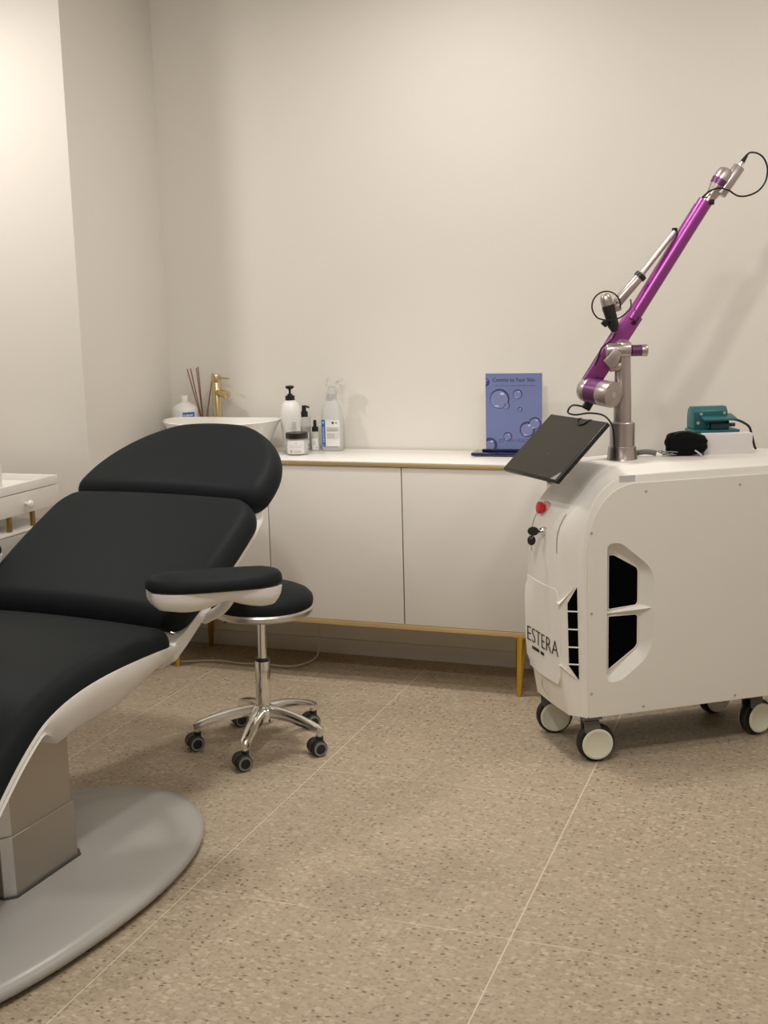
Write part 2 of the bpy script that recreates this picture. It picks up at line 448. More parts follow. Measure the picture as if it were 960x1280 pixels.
mb = MB().loft(shell_rings(seat_path, lambda t: 0.366, lambda t: 0.349 - 0.050 * sm(t, 0.42, 0.62), lambda t: 0.020 + 0.108 * sm(t, 0.42, 0.62) - 0.065 * sm(t, .80, 1), lambda t: -0.006))
mb.build('seat_shell', M_['shell'], chair, CRO, (0, 0, HA), smooth=40)

B0 = Vector((0, .442, .608)); B1 = Vector((0, .922, .862))      # the lying surface of the backrest
dv = (B1 - B0).normalized(); BN = Vector((0, -dv.z, dv.y)); BL = (B1 - B0).length
BH = 0.046
def b_at(s, n=0.0): return B0 + dv * s + BN * n
bp = [(b_at(s, -BH).y, b_at(s, -BH).z) for s in (0, 0.2, 0.4, BL)]
def corner(s, T, r): return r - math.sqrt(max(0.0, r * r - max(0.0, s - T + r) ** 2))
mb = MB().loft(pad_rings(bp, lambda s, T: 0.362 + .016 * math.sin(math.pi * min(1, s / T)) - corner(s, T, .100), lambda s, T: BH, 0.010, 0.05, 0.045, step=.015, rad=0.046))
mb.build('backrest_cushion', M_['vinyl'], chair, CRO, (0, 0, HA), smooth=60)
# headrest: half-oval cushion tilted further up
hd = Vector((0, 0.85, 0.527)).normalized(); h0 = b_at(BL - .012, -BH)
HL = 0.365
hp = [(h0 + hd * HL * t) for t in (0, 0.25, 0.5, 0.75, 1)]
hp = [(p.y, p.z) for p in hp]
mb = MB().loft(pad_rings(hp, lambda s, T: 0.348 * math.sqrt(max(0.0, 1 - (max(0, s - 0.045) / (T - 0.044)) ** 2.2)) + 0.002, lambda s, T: 0.047, 0.010, 0.050, 0.042, step=0.012, rad=0.046))
for v in mb.bm.verts:
    v.co.x += .10 * max(0, (v.co - h0).dot(hd) - .03)      # turned a little on its bracket
mb.build('headrest_cushion', M_['vinyl'], chair, CRO, (0, 0, HA), smooth=60)
# white shell behind the backrest, seen along its edge
mb = MB()
rows = []
for s, hw_, d0, d1 in ((-0.09, 0.268, -0.100, -0.150), (-0.05, 0.352, -0.080, -0.150), (0.0, 0.362, -0.072, -0.140), (0.2, 0.362, -0.078, -0.115), (0.45, 0.352, -0.082, -0.105), (BL, 0.338, -0.080, -0.100), (BL + .14, 0.24, -0.035, -0.06), (BL + .2, 0.08, -0.015, -0.04)):
    rows.append([b_at(s, d0) + Vector((-hw_, 0, 0)), b_at(s, d0) + Vector((hw_, 0, 0)), b_at(s, (d0 + d1) / 2) + Vector((hw_ + .003, 0, 0)), b_at(s, d1) + Vector((hw_ - 0.05, 0, 0)), b_at(s, d1) + Vector((-hw_ + 0.05, 0, 0)), b_at(s, (d0 + d1) / 2) + Vector((-hw_ - .003, 0, 0))])
mb.loft(rows).build('backrest_shell', M_['shell'], chair, CRO, (0, 0, HA), smooth=40)
# armrests, swung out from the sides of the back
def armrest(sgn):
    A = Vector((-1.605 - CX, 2.60 - CY, 0.716)); B = Vector((-1.352 - CX, 2.865 - CY, 0.696)); foot = Vector((.262, .60, .555))
    if sgn < 0: A, B, foot = Vector((-2.400 - CX, 2.62 - CY, .704)), Vector((-2.362 - CX, 2.99 - CY, .704)), Vector((-.44, .50, .575))   # the far one is turned in along the back
    x = (B - A); Lg = x.length; x.normalize(); y = Vector((0, 0, 1)).cross(x).normalized(); z = x.cross(y)
    m = Matrix((x, y, z)).transposed().to_4x4(); m.translation = A
    def ell(px, hw0, ex=2.3): return hw0 * max(0.0, 1 - abs((px - Lg * 0.5) / (Lg * 0.5)) ** ex) ** (1 / 2.2)
    mb = MB(); rings = []
    N = 28
    for i in range(N + 1):
        px = Lg * 0.5 * (1 - math.cos(math.pi * i / N)); hw_ = max(0.004, ell(px, 0.082)); ht = 0.0125 * min(1, hw_ / 0.03)
        rings.append([Vector((px, r_.x, r_.z + 0.006)) for r_ in rring((0, 0, 0), (0, 0, 1), hw_, max(ht, .002), 0.020 * min(1, hw_ / 0.06), k=4)])
    mb.loft(rings); t = mb.bm; bmesh.ops.transform(t, matrix=m, verts=t.verts)
    mb2 = MB(); rings = []
    for i in range(N + 1):
        px = 0.010 + (Lg - 0.020) * 0.5 * (1 - math.cos(math.pi * i / N)); u = px / Lg
        hw_ = max(0.012, ell(px, 0.066, 4.5))
        dep = 0.042 + 0.010 * math.exp(-((u - 0.28) / 0.16) ** 2) - 0.012 * math.exp(-((u - 0.55) / 0.09) ** 2) + 0.010 * math.exp(-((u - 0.84) / 0.14) ** 2)
        e = min(1.0, max(0.06, (min(u, 1 - u) / 0.09))); dep *= math.sin(min(1, e) * math.pi / 2) ** 0.8
        c = [(-1, 0), (-0.98, -0.35), (-0.86, -0.78), (-0.6, -1), (0.6, -1), (0.86, -0.78), (0.98, -0.35), (1, 0)]
        rings.append([Vector((px, cx * hw_, -0.008 + cz * dep)) for cx, cz in c])
    mb2.loft(rings); bmesh.ops.transform(mb2.bm, matrix=m, verts=mb2.bm.verts)
    sh = mb2.build('armrest', M_['shell'], chair, smooth=45)
    mb.build('arm_pad', M_['vinyl'], sh, smooth=60)
    # pivot strut down to the back frame
    q = A + x * (Lg * 0.62) - Vector((0, 0, 0.034))
    mb3 = MB().tube(spline([q, q.lerp(foot, 0.4) - Vector((0, 0, .012)), foot], 6), 0.015, 12)
    mb3.build('arm_strut', M_['shell'], sh, smooth=50)
armrest(1); armrest(-1)
# small steel pivot pin at the hinge of seat and back
MB().rod((0.350, .446, 0.560), (0.360, .446, 0.560), 0.004).build('hinge_pin', M_['satin'], chair, CRO, (0, 0, HA))

# ================================================================= STOOL
SX, SY = -1.694, 3.410
stool = thing('swivel_stool', 'round black stool on a chrome five star base behind the armrest', 'stool', (SX, SY, 0))
mb = MB().lathe([(0.0, 0.446), (0.150, 0.446), (0.160, 0.449), (0.1655, 0.455), (0.1665, 0.466), (0.163, 0.472), (0.0, 0.472)], n=64)
mb.build('seat_rim', M_['satin'], stool, rot=(0, R(1.5), 0))
mb = MB().lathe([(0.0, 0.468), (0.160, 0.468), (0.1645, 0.474), (0.167, 0.488), (0.164, 0.502), (0.152, 0.515), (0.125, 0.527), (0.085, 0.535), (0.04, 0.538), (0.0, 0.539)], n=64)
mb.build('seat', M_['vinyl'], stool, rot=(0, R(1.5), 0), smooth=60)
mb = MB().rod((0, 0, 0.436), (0, 0, 0.448), 0.045).box((-0.045, -0.055, 0.438), (0.02, 0.10, 0.008), 0.002, rot=Euler((0, 0, R(-40))).to_matrix())
mb.build('mounting_plate', M_['darkgrey'], stool, rot=(0, R(1.5), 0))
mb = MB().tube(spline([(-0.03, -0.02, 0.440), (-0.055, -0.03, 0.437), (-0.08, -0.037, 0.431)], 4), 0.006, 8).loft([[Vector((-0.118 + x * 0.02, -0.088 + y_ * 0.012 - t * 0.0, 0.416 + z)) for x, y_, z in ((-1.2, -1, -.006), (1, -1, .006), (1.1, 1, .010), (-1.1, 1, -.002))] for t in (0, 1)] if False else [[Vector((-0.075 - 0.035 * t, -0.035 - 0.012 * t, 0.432 - 0.014 * t)) + Vector((0.006 * a, -0.018 * a, 0.005 * c)) for a, c in ((-w_, -1), (w_, -1), (w_, 1), (-w_, 1))] for t, w_ in ((0, .35), (.3, .8), (.7, .9), (1, .45))])
mb.build('height_lever', M_['plastic'], stool, rot=(0, R(1.5), 0))
MB().rod((0, 0, 0.26), (0, 0, 0.445), 0.0150, n=24).build('gas_piston', M_['chrome'], stool, rot=(0, R(1.5), 0))
mb = MB().rod((0, 0, 0.10), (0, 0, 0.285), 0.0245, n=28, bev=0.002)
st_col = mb.build('column', M_['chrome'], stool, rot=(0, R(1.5), 0))
MB().lathe([(0.0, 0.283), (0.0235, 0.283), (0.0245, 0.287), (0.020, 0.294), (0.0, 0.294)]).build('collar', M_['plastic'], st_col)
mb = MB().lathe([(0.0, 0.072), (0.026, 0.072), (0.036, 0.08), (0.043, 0.088), (0.044, 0.118), (0.038, 0.128), (0.026, 0.134), (0.0, 0.134)], n=30)
for k in range(10):
    a = k * R(36); mb.rod((0.017 * math.cos(a), 0.017 * math.sin(a), 0.06), (0.017 * math.cos(a), 0.017 * math.sin(a), 0.075), 0.004, n=8)
mb.build('hub', M_['chrome'], stool)
def stool_leg(a):
    d = Vector((math.cos(a), math.sin(a), 0)); s_ = Vector((-d.y, d.x, 0)); mb = MB(); rings = []
    for t in [i / 14 for i in range(15)]:
        r = 0.030 + 0.195 * t; z = 0.117 - 0.040 * t ** 1.9 ; hw_ = 0.0205 - 0.006 * t; h = 0.0185 - 0.0065 * t
        if t > 0.95: hw_ *= 0.75; h *= 0.8
        rings.append([d * r + s_ * (hw_ * cx) + Vector((0, 0, z + h * cz)) for cx, cz in ((-1, -.9), (-1, 0.1), (-.75, .75), (-.3, 1), (.3, 1), (.75, .75), (1, .1), (1, -.9))])
    mb.loft(rings)
    mb.rod(d * 0.214 + Vector((0, 0, 0.050)), d * 0.214 + Vector((0, 0, 0.080)), 0.010, n=16)
    leg = mb.build('leg', M_['chrome'], stool, smooth=35)
    # black twin-wheel caster
    ax = Vector((math.cos(R(-42)), math.sin(R(-42)), 0)); bk = Vector((-ax.y, ax.x, 0)) * -1
    c = d * 0.214 + bk * 0.010 + Vector((0, 0, 0.0255))
    m2 = MB()
    # hooded body
    hood = [(0.0275 * math.cos(R(q)), 0.0275 * math.sin(R(q))) for q in range(-20, 201, 20)]
    m2.prism([(x, y) for x, y in hood] , -0.011, 0.011, basis(c, Vector((0, 0, 0)) + bk, (0, 0, 1)), bev=0.002)
    m2.rod(c + Vector((0, 0, 0.012)) - bk * 0.010, c + Vector((0, 0, 0.034)) - bk * 0.010, 0.0125, n=14)
    cas = m2.build('caster', M_['plastic'], leg)
    for sg in (-1, 1):
        m3 = MB().lathe([(0.0, -0.008), (0.022, -0.008), (0.0252, -0.005), (0.0252, 0.005), (0.0222, 0.008), (0.0, 0.008)], c + ax * sg * 0.0205, ax, 24)
        m3.use(1).lathe([(0.0208, 0.0), (0.0222, 0.0), (0.0222, 0.0015), (0.0160, 0.0015), (0.0160, 0.0), (0.0208, 0.0)], c + ax * sg * 0.0283 , ax * sg, 24)
        m3.use(0).lathe([(0.0, 0.0), (0.0155, 0.0), (0.014, 0.0016), (0.0, 0.002)], c + ax * sg * 0.0283, ax * sg, 20)
        m3.build('wheel', [M_['rubber'], M_['midgrey']], leg)
for k in range(5): stool_leg(R(-80 + 72 * k))

# ================================================================= SIDEBOARD
BX0, BX1, BYF, BYB = -2.500, -0.892, 4.072, 4.432
side = thing('sideboard', 'long white sideboard with gold trim and gold legs along the back wall', 'sideboard', ((BX0 + BX1) / 2, 0, 0))
OX = (BX0 + BX1) / 2
def sb(x): return x - OX
hw = (BX1 - BX0) / 2
MB().box((0, (BYF + 0.022 + BYB) / 2, 0.538), (2 * hw - 0.012, BYB - BYF - 0.022, 0.584), 0.001).build('carcass', M_['lacquer'], side)
MB().box((0, (BYF - 0.004 + BYB) / 2, 0.8457), (2 * hw, BYB - BYF + 0.004, 0.0046), 0.001).build('top', M_['topwhite'], side)
MB().box((0, (BYF - 0.004 + BYB) / 2, 0.8366), (2 * hw - .001, BYB - BYF + 0.004, 0.0136), 0.001).build('top_trim', M_['gold'], side)
MB().box((0, (BYF + BYB) / 2, 0.237), (2 * hw - 0.002, BYB - BYF, 0.018), 0.0015).build('bottom_rail', M_['gold'], side)
seams = (BX0 + 0.004, -1.9625, -1.4290, BX1 - 0.004)
for a, c in zip(seams, seams[1:]):
    g = 0.0022
    MB().box((sb((a + c) / 2), BYF + 0.010, (0.2475 + 0.8285) / 2), (c - a - 2 * g, 0.018, 0.8285 - 0.2475), 0.0012).build('door', M_['lacquer'], side)
def taper_leg(x, y, lx, ly):
    mb = MB().lathe([(0.0, 0.0), (0.0085, 0.0), (0.0095, 0.003), (0.0215, 0.226), (0.0, 0.226)], n=16)
    mb.lathe([(0.0, 0.220), (0.032, 0.220), (0.032, 0.2285), (0.0, 0.2285)], n=20)
    bm_ = mb.bm
    for v in bm_.verts:
        t = 1 - v.co.z / 0.226; v.co.x += lx * t; v.co.y += ly * t
    mb.build('leg', M_['brass'], side, loc=(sb(x), y, 0))
for x, lx in ((-2.390, -0.016), (-0.998, -0.010)):
    for y, ly in ((4.110, -0.008), (4.375, 0.012)): taper_leg(x, y, lx, ly)
ZT = 0.848

# ================================================================= WASH BASIN AND TAP
basin = thing('vessel_basin', 'oval white ceramic vessel basin standing on the sideboard beside the wall', 'basin', (-2.222, 4.225, ZT))
def bring(a, b_, z, tip=0.0):
    return [Vector((x, y, z + tip * (abs(x) / a) ** 2)) for x, y in oval(a, b_, 2.3, 56)]
mb = MB().loft([bring(.150, .085, 0.0), bring(.168, .098, 0.004), bring(.198, .120, .045), bring(.224, .140, .095, .004), bring(.238, .152, .117, .008), bring(.240, .154, .122, .009), bring(.236, .150, .125, .009), bring(.230, .144, .122, .008), bring(.215, .130, .080), bring(.180, .100, .035), bring(.10, .055, .020), bring(.03, .03, .017)])
bb = mb.build('bowl', M_['ceramic'], basin, smooth=50)
MB().lathe([(0, .016), (.022, .016), (.022, .020), (.018, .022), (0, .022)]).build('drain', M_['faucetgold'], basin)
tap = thing('basin_tap', 'tall gold lever tap standing behind the white basin', 'tap', (-2.324, 4.392, ZT))
MB().lathe([(0, 0), (.026, 0), (.026, .005), (.0195, .008), (.0195, .262), (.0185, .264), (0.0, .264)], n=32).build('body', M_['faucetgold'], tap)
sd = Vector((0.88, -0.47, 0)).normalized()
mb = MB().rod(Vector((0, 0, .224)) + sd * 0.012, Vector((0, 0, .218)) + sd * 0.076, 0.0155, n=24, bev=0.002)
mb.rod(Vector((0, 0, .216)) + sd * 0.062, Vector((0, 0, .199)) + sd * 0.062, 0.010, n=20, bev=0.001)
mb.build('spout', M_['faucetgold'], tap)
mb = MB().lathe([(0, .266), (.0195, .266), (.0195, .292), (.018, .296), (0, .296)], n=32)
tl = mb.build('handle_cap', M_['faucetgold'], tap)
MB().rod((0.010, -0.004, .284), (0.068, -0.022, .281), 0.0042, n=12).build('lever', M_['faucetgold'], tap)

# ================================================================= BOTTLES AND JARS
def label_patch(r, a0, a1, z0, z1, n=14, rr=0.0004):
    """thin curved label wrapped on a cylinder of radius r"""
    mb = []
    for z in (z0, z1): mb.append([Vector(((r + rr) * math.cos(R(a0 + (a1 - a0) * i / n)), (r + rr) * math.sin(R(a0 + (a1 - a0) * i / n)), z)) for i in range(n + 1)])
    return mb
# white bottle with a blue label, behind the basin
o = thing('cleanser_bottle', 'small white bottle with a blue label behind the basin near the corner', 'bottle', (-2.463, 4.372, ZT))
MB().lathe([(0, 0), (.051, 0), (.054, .004), (.054, .152), (.051, .164), (.040, .174), (.022, .182), (.016, .186), (0, .186)], n=36).build('body', M_['whiteplastic'], o)
MB().lathe([(0, .186), (.0155, .186), (.0155, .210), (.0145, .212), (0, .212)], n=28).build('cap', M_['whiteplastic'], o)
lb = MB().grid(label_patch(.054, -72, -18, .122, .148)); lb.use(1)
for a, c in ((-68, -63), (-58, -54), (-53, -50), (-49, -45), (-44, -41), (-40, -36), (-35, -31), (-30, -27)): lb.grid(label_patch(.054, a, c, .132, .139, 2, .0009))
lb.build('label', [M_['labelblue'], M_['label']], o, recalc=False)
# reed diffuser
o = thing('reed_diffuser', 'reed diffuser with thin brown sticks in a small jar behind the basin', 'diffuser', (-2.388, 4.390, ZT))
MB().lathe([(0, 0), (.020, 0), (.022, .004), (.022, .075), (.019, .09), (.013, .10), (.013, .125), (.010, .125), (.010, .10), (0, .095)], n=28).build('jar', M_['pinkish'], o)
for dx, dy, hz in ((-.072, .012, .318), (-.060, .018, .320), (-.034, .020, .322), (-.014, -.002, .328), (.034, .032, .300)):
    MB().rod((-dx * .13, -dy * .13, .035), (dx, dy, hz), .0022, n=8).build('reed', M_['reed'], o)
# white pump bottle
o = thing('pump_bottle', 'white round shouldered bottle with a black pump, right beside the basin', 'bottle', (-1.953, 4.288, ZT))
MB().lathe([(0, 0), (.026, 0), (.029, .003), (.0335, .05), (.0385, .10), (.0405, .135), (.040, .155), (.036, .178), (.028, .194), (.018, .202), (.014, .205), (0, .205)], n=40).build('body', M_['whiteplastic'], o, smooth=60)
pm = MB().lathe([(0, .203), (.0185, .203), (.0185, .220), (.010, .222), (.010, .227), (.0045, .228), (.0045, .246), (0, .246)], n=28)
pm.lathe([(0, .244), (.007, .244), (.016, .249), (.0175, .256), (.012, .259), (0, .259)], n=24)
pm.build('pump', M_['plastic'], o)
lb = MB().grid(label_patch(.0395, -62, -34, .095, .122, 6, .0006)); lb.use(1)
for k in range(4): lb.grid(label_patch(.0395, -60, -36, .099 + k * .006, .102 + k * .006, 4, .0011))
lb.build('label', [M_['label'], M_['greyprint']], o, recalc=False)
# black-lid jar
o = thing('cream_jar', 'squat clear jar with a black lid and white label at the front of the bottles', 'jar', (-1.902, 4.225, ZT))
MB().lathe([(0, 0), (.040, 0), (.0425, .004), (.0425, .062), (.040, .066), (0, .066)], n=40).build('body', M_['clear'], o)
MB().lathe([(0, .004), (.0385, .004), (.0385, .056), (0, .056)], n=32).build('cream', M_['whiteplastic'], o)
MB().lathe([(0, .064), (.0425, .064), (.0430, .066), (.0430, .083), (.041, .085), (0, .085)], n=40).build('lid', M_['plastic'], o)
lb = MB().grid(label_patch(.0425, -122, -28, .008, .058, 18)); lb.use(1)
lb.grid(label_patch(.0425, -78, -66, .046, .048, 4, .0009))
for k, (a, c) in enumerate(((-108, -38), (-108, -44))): lb.grid(label_patch(.0425, a, c, .037 - k * .007, .0382 - k * .007, 10, .0009))
lb.grid(label_patch(.0425, -106, -90, .012, .022, 4, .0009)); lb.grid(label_patch(.0425, -84, -44, .013, .016, 8, .0009)); lb.grid(label_patch(.0425, -84, -50, .019, .0205, 8, .0009))
lb.build('label', [M_['label'], M_['greyprint']], o, recalc=False)
# small clear pump bottle
o = thing('serum_pump_bottle', 'small clear bottle with a black spout pump behind the black-lid jar', 'bottle', (-1.933, 4.372, ZT))
MB().lathe([(0, 0), (.0235, 0), (.025, .003), (.025, .118), (.023, .126), (.013, .131), (0, .131)], n=32).build('body', M_['clear'], o)
MB().lathe([(0, .003), (.0215, .003), (.0215, .09), (0, .09)], n=28).build('serum', M_['pinkish'], o)
pm = MB().lathe([(0, .130), (.0145, .130), (.0145, .151), (.009, .153), (.0085, .175), (0, .176)], n=24)
pm.tube(spline([(0, 0, .170), (.012, -.004, .171), (.024, -.008, .168)], 4), .0042, 8)
pm.build('pump', M_['plastic'], o)
lb = MB().grid(label_patch(.025, -115, -25, .010, .070, 12)); lb.use(1).grid(label_patch(.025, -50, -28, .014, .026, 4, .0009)).grid(label_patch(.025, -50, -28, .044, .048, 4, .0009))
lb.build('label', [M_['label'], M_['greyprint']], o, recalc=False)
# dropper bottle
o = thing('dropper_bottle', 'tiny clear dropper bottle with a black rubber bulb next to the spray bottle', 'bottle', (-1.877, 4.345, ZT))
MB().lathe([(0, 0), (.0145, 0), (.0155, .002), (.0155, .070), (.013, .076), (.008, .079), (0, .079)], n=28).build('body', M_['clear'], o)
MB().lathe([(0, .076), (.0130, .076), (.0130, .094), (.0068, .096), (.0065, .117), (.0048, .121), (0, .122)], n=24).build('dropper_cap', M_['plastic'], o)
lb = MB().grid(label_patch(.0155, -125, -25, .006, .050, 10)); lb.use(1).grid(label_patch(.0155, -112, -60, .034, .036, 5, .0007)).grid(label_patch(.0155, -112, -50, .026, .0275, 5, .0007)).grid(label_patch(.0155, -60, -45, .010, .018, 3, .0007))
lb.build('label', [M_['label'], M_['greyprint']], o, recalc=False)
# spray bottle
o = thing('spray_bottle', 'tall translucent trigger spray bottle with a white and blue label against the wall', 'spray bottle', (-1.812, 4.365, ZT))
def sring(a, b_, z): return [Vector((x, y, z)) for x, y in oval(a, b_, 2.6, 36)]
MB().loft([sring(.038, .026, 0), sring(.0425, .030, .004), sring(.0430, .031, .06), sring(.0425, .0305, .125), sring(.038, .028, .160), sring(.028, .022, .188), sring(.018, .017, .207), sring(.014, .014, .220)]).build('body', M_['milky'], o, smooth=50)
mb = MB().lathe([(0, .196), (.022, .196), (.021, .226), (.014, .238), (.012, .254), (0, .254)], n=24)
mb.prism([(-.022, .250), (-.018, .272), (-.006, .285), (.044, .288), (.048, .281), (.047, .270), (.022, .264), (.016, .250)], -.012, .012, basis((0, 0, 0), (1, 0, 0), (0, 0, 1)), bev=0.003)
hd_ = mb.build('spray_head', M_['clear'], o)
MB().tube(spline([(.026, 0, .270), (.034, 0, .254), (.035, 0, .238), (.044, 0, .220)], 5), .006, 8).build('trigger', M_['clear'], hd_)
def flat_label(x0, x1, z0, z1, dy=-.0315): return [[Vector((x0 + (x1 - x0) * i / 10, dy * (1 - abs((x0 + (x1 - x0) * i / 10) / .043) ** 2.6) ** (1 / 2.6) if abs((x0 + (x1 - x0) * i / 10)) < .043 else 0, z)) for i in range(11)] for z in (z0, z1)]
lb = MB().grid(flat_label(-.036, .038, .018, .122)); lb.use(1).grid(flat_label(-.036, -.017, .018, .122, -.0321))
lb.use(0)
for k in range(9): lb.grid(flat_label(-.0300, -.0225, .036 + k * .0068, .034 + k * .0068 + .0048, -.0326))
lb.grid(flat_label(-.030, -.026, .022, .026, -.0326)); lb.grid(flat_label(-.0295, -.0235, .108, .115, -.0326))
lb.use(2)
for k, (x1, h) in enumerate(((.034, .003), (.034, .0022), (.034, .0022), (.034, .0022))): lb.grid(flat_label(-.010, x1, .078 + k * .0042, .078 + k * .0042 + h, -.0321))
for k in range(5): lb.grid(flat_label(-.010, .033 - (k % 2) * .012, .050 + k * .0044, .050 + k * .0044 + .0018, -.0321))
lb.use(3).grid(flat_label(.013, .017, .106, .116, -.0321)).grid(flat_label(.010, .020, .109, .113, -.0322)).grid(flat_label(.024, .031, .109, .112, -.0321)).grid(flat_label(-.022, .034, .018, .0192, -.0321))
lb.build('label', [M_['label'], M_['labelblue'], M_['greyprint'], M_['print_']], o, recalc=False)

# ================================================================= PRINTED SIGN
sg_ = thing('display_sign', 'blue bubble-print sign in an upright holder on a dark blue base', 'sign', (-1.077, 4.335, ZT), R(4))
SW, SH = 0.208, 0.280
MB().box((0, -0.004, 0.008), (0.30, 0.115, 0.010), 0.0015).box((-0.13, -0.05, 0.0015), (0.012, 0.012, 0.003)).box((0.13, -0.05, 0.0015), (0.012, 0.012, 0.003)).box((-0.13, 0.045, 0.0015), (0.012, 0.012, 0.003)).box((0.13, 0.045, 0.0015), (0.012, 0.012, 0.003)).box((0, -0.008, 0.018), (0.232, 0.030, 0.010), 0.002).build('base', M_['bluebase'], sg_)
MB().box((0, 0.0, 0.020 + SH / 2), (SW + 0.004, 0.006, SH + 0.004), 0.001).build('holder', M_['milky'], sg_)
PZ = 0.021
pr = MB().box((0, -0.0036, PZ + SH / 2), (SW, 0.001, SH - 0.002))
po = pr.build('poster', M_['blue'], sg_)
def bubble(name, u, v, r, dark=0.5, clip=None):
    """a printed bubble on the sheet; u,v from top left in sheet fractions"""
    x0 = -SW / 2 + u * SW; z0 = PZ + SH * (1 - v); mb = MB(); n = 40
    def P(x, z, d): return Vector((max(-SW / 2 + .0006, min(SW / 2 - .0006, x)), -0.0042 - d, max(PZ + .001, min(PZ + SH - .001, z))))
    def disc(cx, cz, ra, rb, d, mi):
        mb.use(mi); ring = [P(cx + ra * math.cos(2 * math.pi * i / n), cz + rb * math.sin(2 * math.pi * i / n), d) for i in range(n)]
        t = bmesh.new(); t.faces.new([t.verts.new(p) for p in ring]); mb.take(t)
    disc(x0, z0, r, r, 0.0, 0)
    disc(x0 - r * .05 * (1 if dark < .6 else 1), z0 - r * .07, r * (1 - .13 * dark - .05), r * (1 - .13 * dark - .05), 0.0002, 1)
    disc(x0 + r * .25, z0 + r * .50, r * .22, r * .13, 0.0004, 2)
    disc(x0 - r * .3, z0 - r * .72, r * .25, r * .07, 0.0004, 2)
    return mb.build('bubble_print', [M_['bubbledark'], M_['bubblemid'], M_['bubblelight']], po, recalc=False)
bubble('a', .25, .335, .0365, .5); bubble('b', .57, .275, .0175, .9); bubble('c', .61, .475, .0085, 2.0)
bubble('d', .875, .655, .0225, 1.0); bubble('e', .74, .735, .0285, 1.2); bubble('f', .39, .83, .0165, 1.3); bubble('g', .37, .425, .0125, 1.4)
bubble('h', .0, .12, .0150, 4.5); bubble('i', .07, .945, .0275, 2.2)
for body, z, s_, m_, x_ in (('Commit to Your Skin', PZ + SH - .0315, .0205, 'ink', .002), ('ZO SKIN HEALTH', PZ + .027, .0180, 'faintink', .006)):
    text('lettering', body, s_, M_[m_], po, basis((x_ - .002, -0.0044, z), (1, 0, 0), (0, 0, 1)), 0.87, 'CENTER', 0.0002)
mb = MB()
x = -.068
for wd in (.012, .018, .010, .004, .022, .010, .016, .008, .020):
    mb.box((x + wd / 2, -.0044, PZ + SH - .0455), (wd, .0003, .0022)); x += wd + .0035
mb.build('fine_print', M_['faintink'], po)

# ================================================================= FLOOR CORD
pts = [(-2.68, 4.10, .004), (-2.45, 4.14, .004), (-2.29, 4.20, .004), (-2.17, 4.19, .004), (-2.08, 4.21, .004), (-1.985, 4.20, .004), (-1.93, 4.235, .004), (-1.905, 4.30, .006), (-1.900, 4.345, .02), (-1.898, 4.360, .07), (-1.895, 4.362, .228)]
tag(MB().tube(spline(pts, 7), .0038, 8).build('power_cord', M_['cord']), 'pale power cord on the floor hanging from under the sideboard', 'cord')

# ================================================================= LASER MACHINE
MP = (-0.633, 3.564, 0.0)
mach = thing('laser_machine', 'white wheeled laser machine with a purple jointed arm and a tilted black tablet', 'laser machine', MP, R(36))
LX = 0.78            # rear of the body
# cover: front and top in one surface; t runs up the front and over the top
prof = [(-.046, .150), (-.050, .30), (-.055, .50), (-.058, .62), (-.057, .68)]
c0, c1, c2 = (-.057, .68), (-.050, .865), (.085, .893)
for i in range(1, 13):
    t = i / 12; prof.append(((1 - t) ** 2 * c0[0] + 2 * t * (1 - t) * c1[0] + t * t * c2[0], (1 - t) ** 2 * c0[1] + 2 * t * (1 - t) * c1[1] + t * t * c2[1]))
prof += [(.2, .895), (.4, .895), (.6, .895), (LX - .02, .895), (LX, .885), (LX, .5), (LX, .150)]
W0, W1 = -.022, .318; WM = (W0 + W1) / 2
ws = [W0, W0 + .001, W0 + .004, W0 + .010, W0 + .02, W0 + .032, W0 + .044, W0 + .052, W0 + .065, W0 + .10, WM - .04, WM]
ws = ws + [2 * WM - x for x in ws[-2::-1]]
def bulge(wv):
    e = min(wv - W0, W1 - wv); return sm(e, 0.004, 0.052) * 0.9 + 0.1 * sm(e, 0.05, 0.16)
def cover_pt(l, z, wv):
    b_ = bulge(wv)
    kf = 1 - sm(z, .70, .893) if l < .09 else 0.0           # forward swell fades over the curve
    kf = max(kf, 0.25 * (1 - sm(l, .02, .20))) if l < .2 else kf
    kt = sm(l, -.02, .10) * (1 - sm(l, LX - .06, LX)) if z > .6 else 0
    lip = -0.012 * sm(z, .56, .545) if l < .09 else 0
    low = 1.0
    if l < .09: kf *= 1 - 0.40 * (1 - sm(z, .15, .215))
    e = min(wv - W0, W1 - wv); rd = .006 * (1 - math.sqrt(max(0, 1 - (1 - min(1, e / .010)) ** 2)))
    return Vector((l - .064 * b_ * kf + rd * (1 - kt) * (1 if l < .1 else 0), wv, z + .022 * b_ * kt - rd * kt))
rows = [[cover_pt(l, z, wv) for wv in ws] for l, z in prof]
mb = MB().grid(rows)
for k in (0, -1):
    edge = [r[k] for r in rows]; inn = [Vector((p.x + (.37 - p.x) * .10, p.y, p.z + (.52 - p.z) * .10)) for p in edge]
    mb.grid([edge, inn])
mb.build('cover', M_['machine'], mach, smooth=50)
MB().box((LX / 2 - .03, WM, .156), (LX + .02, .30, .012)).build('chassis', M_['darkgrey'], mach)
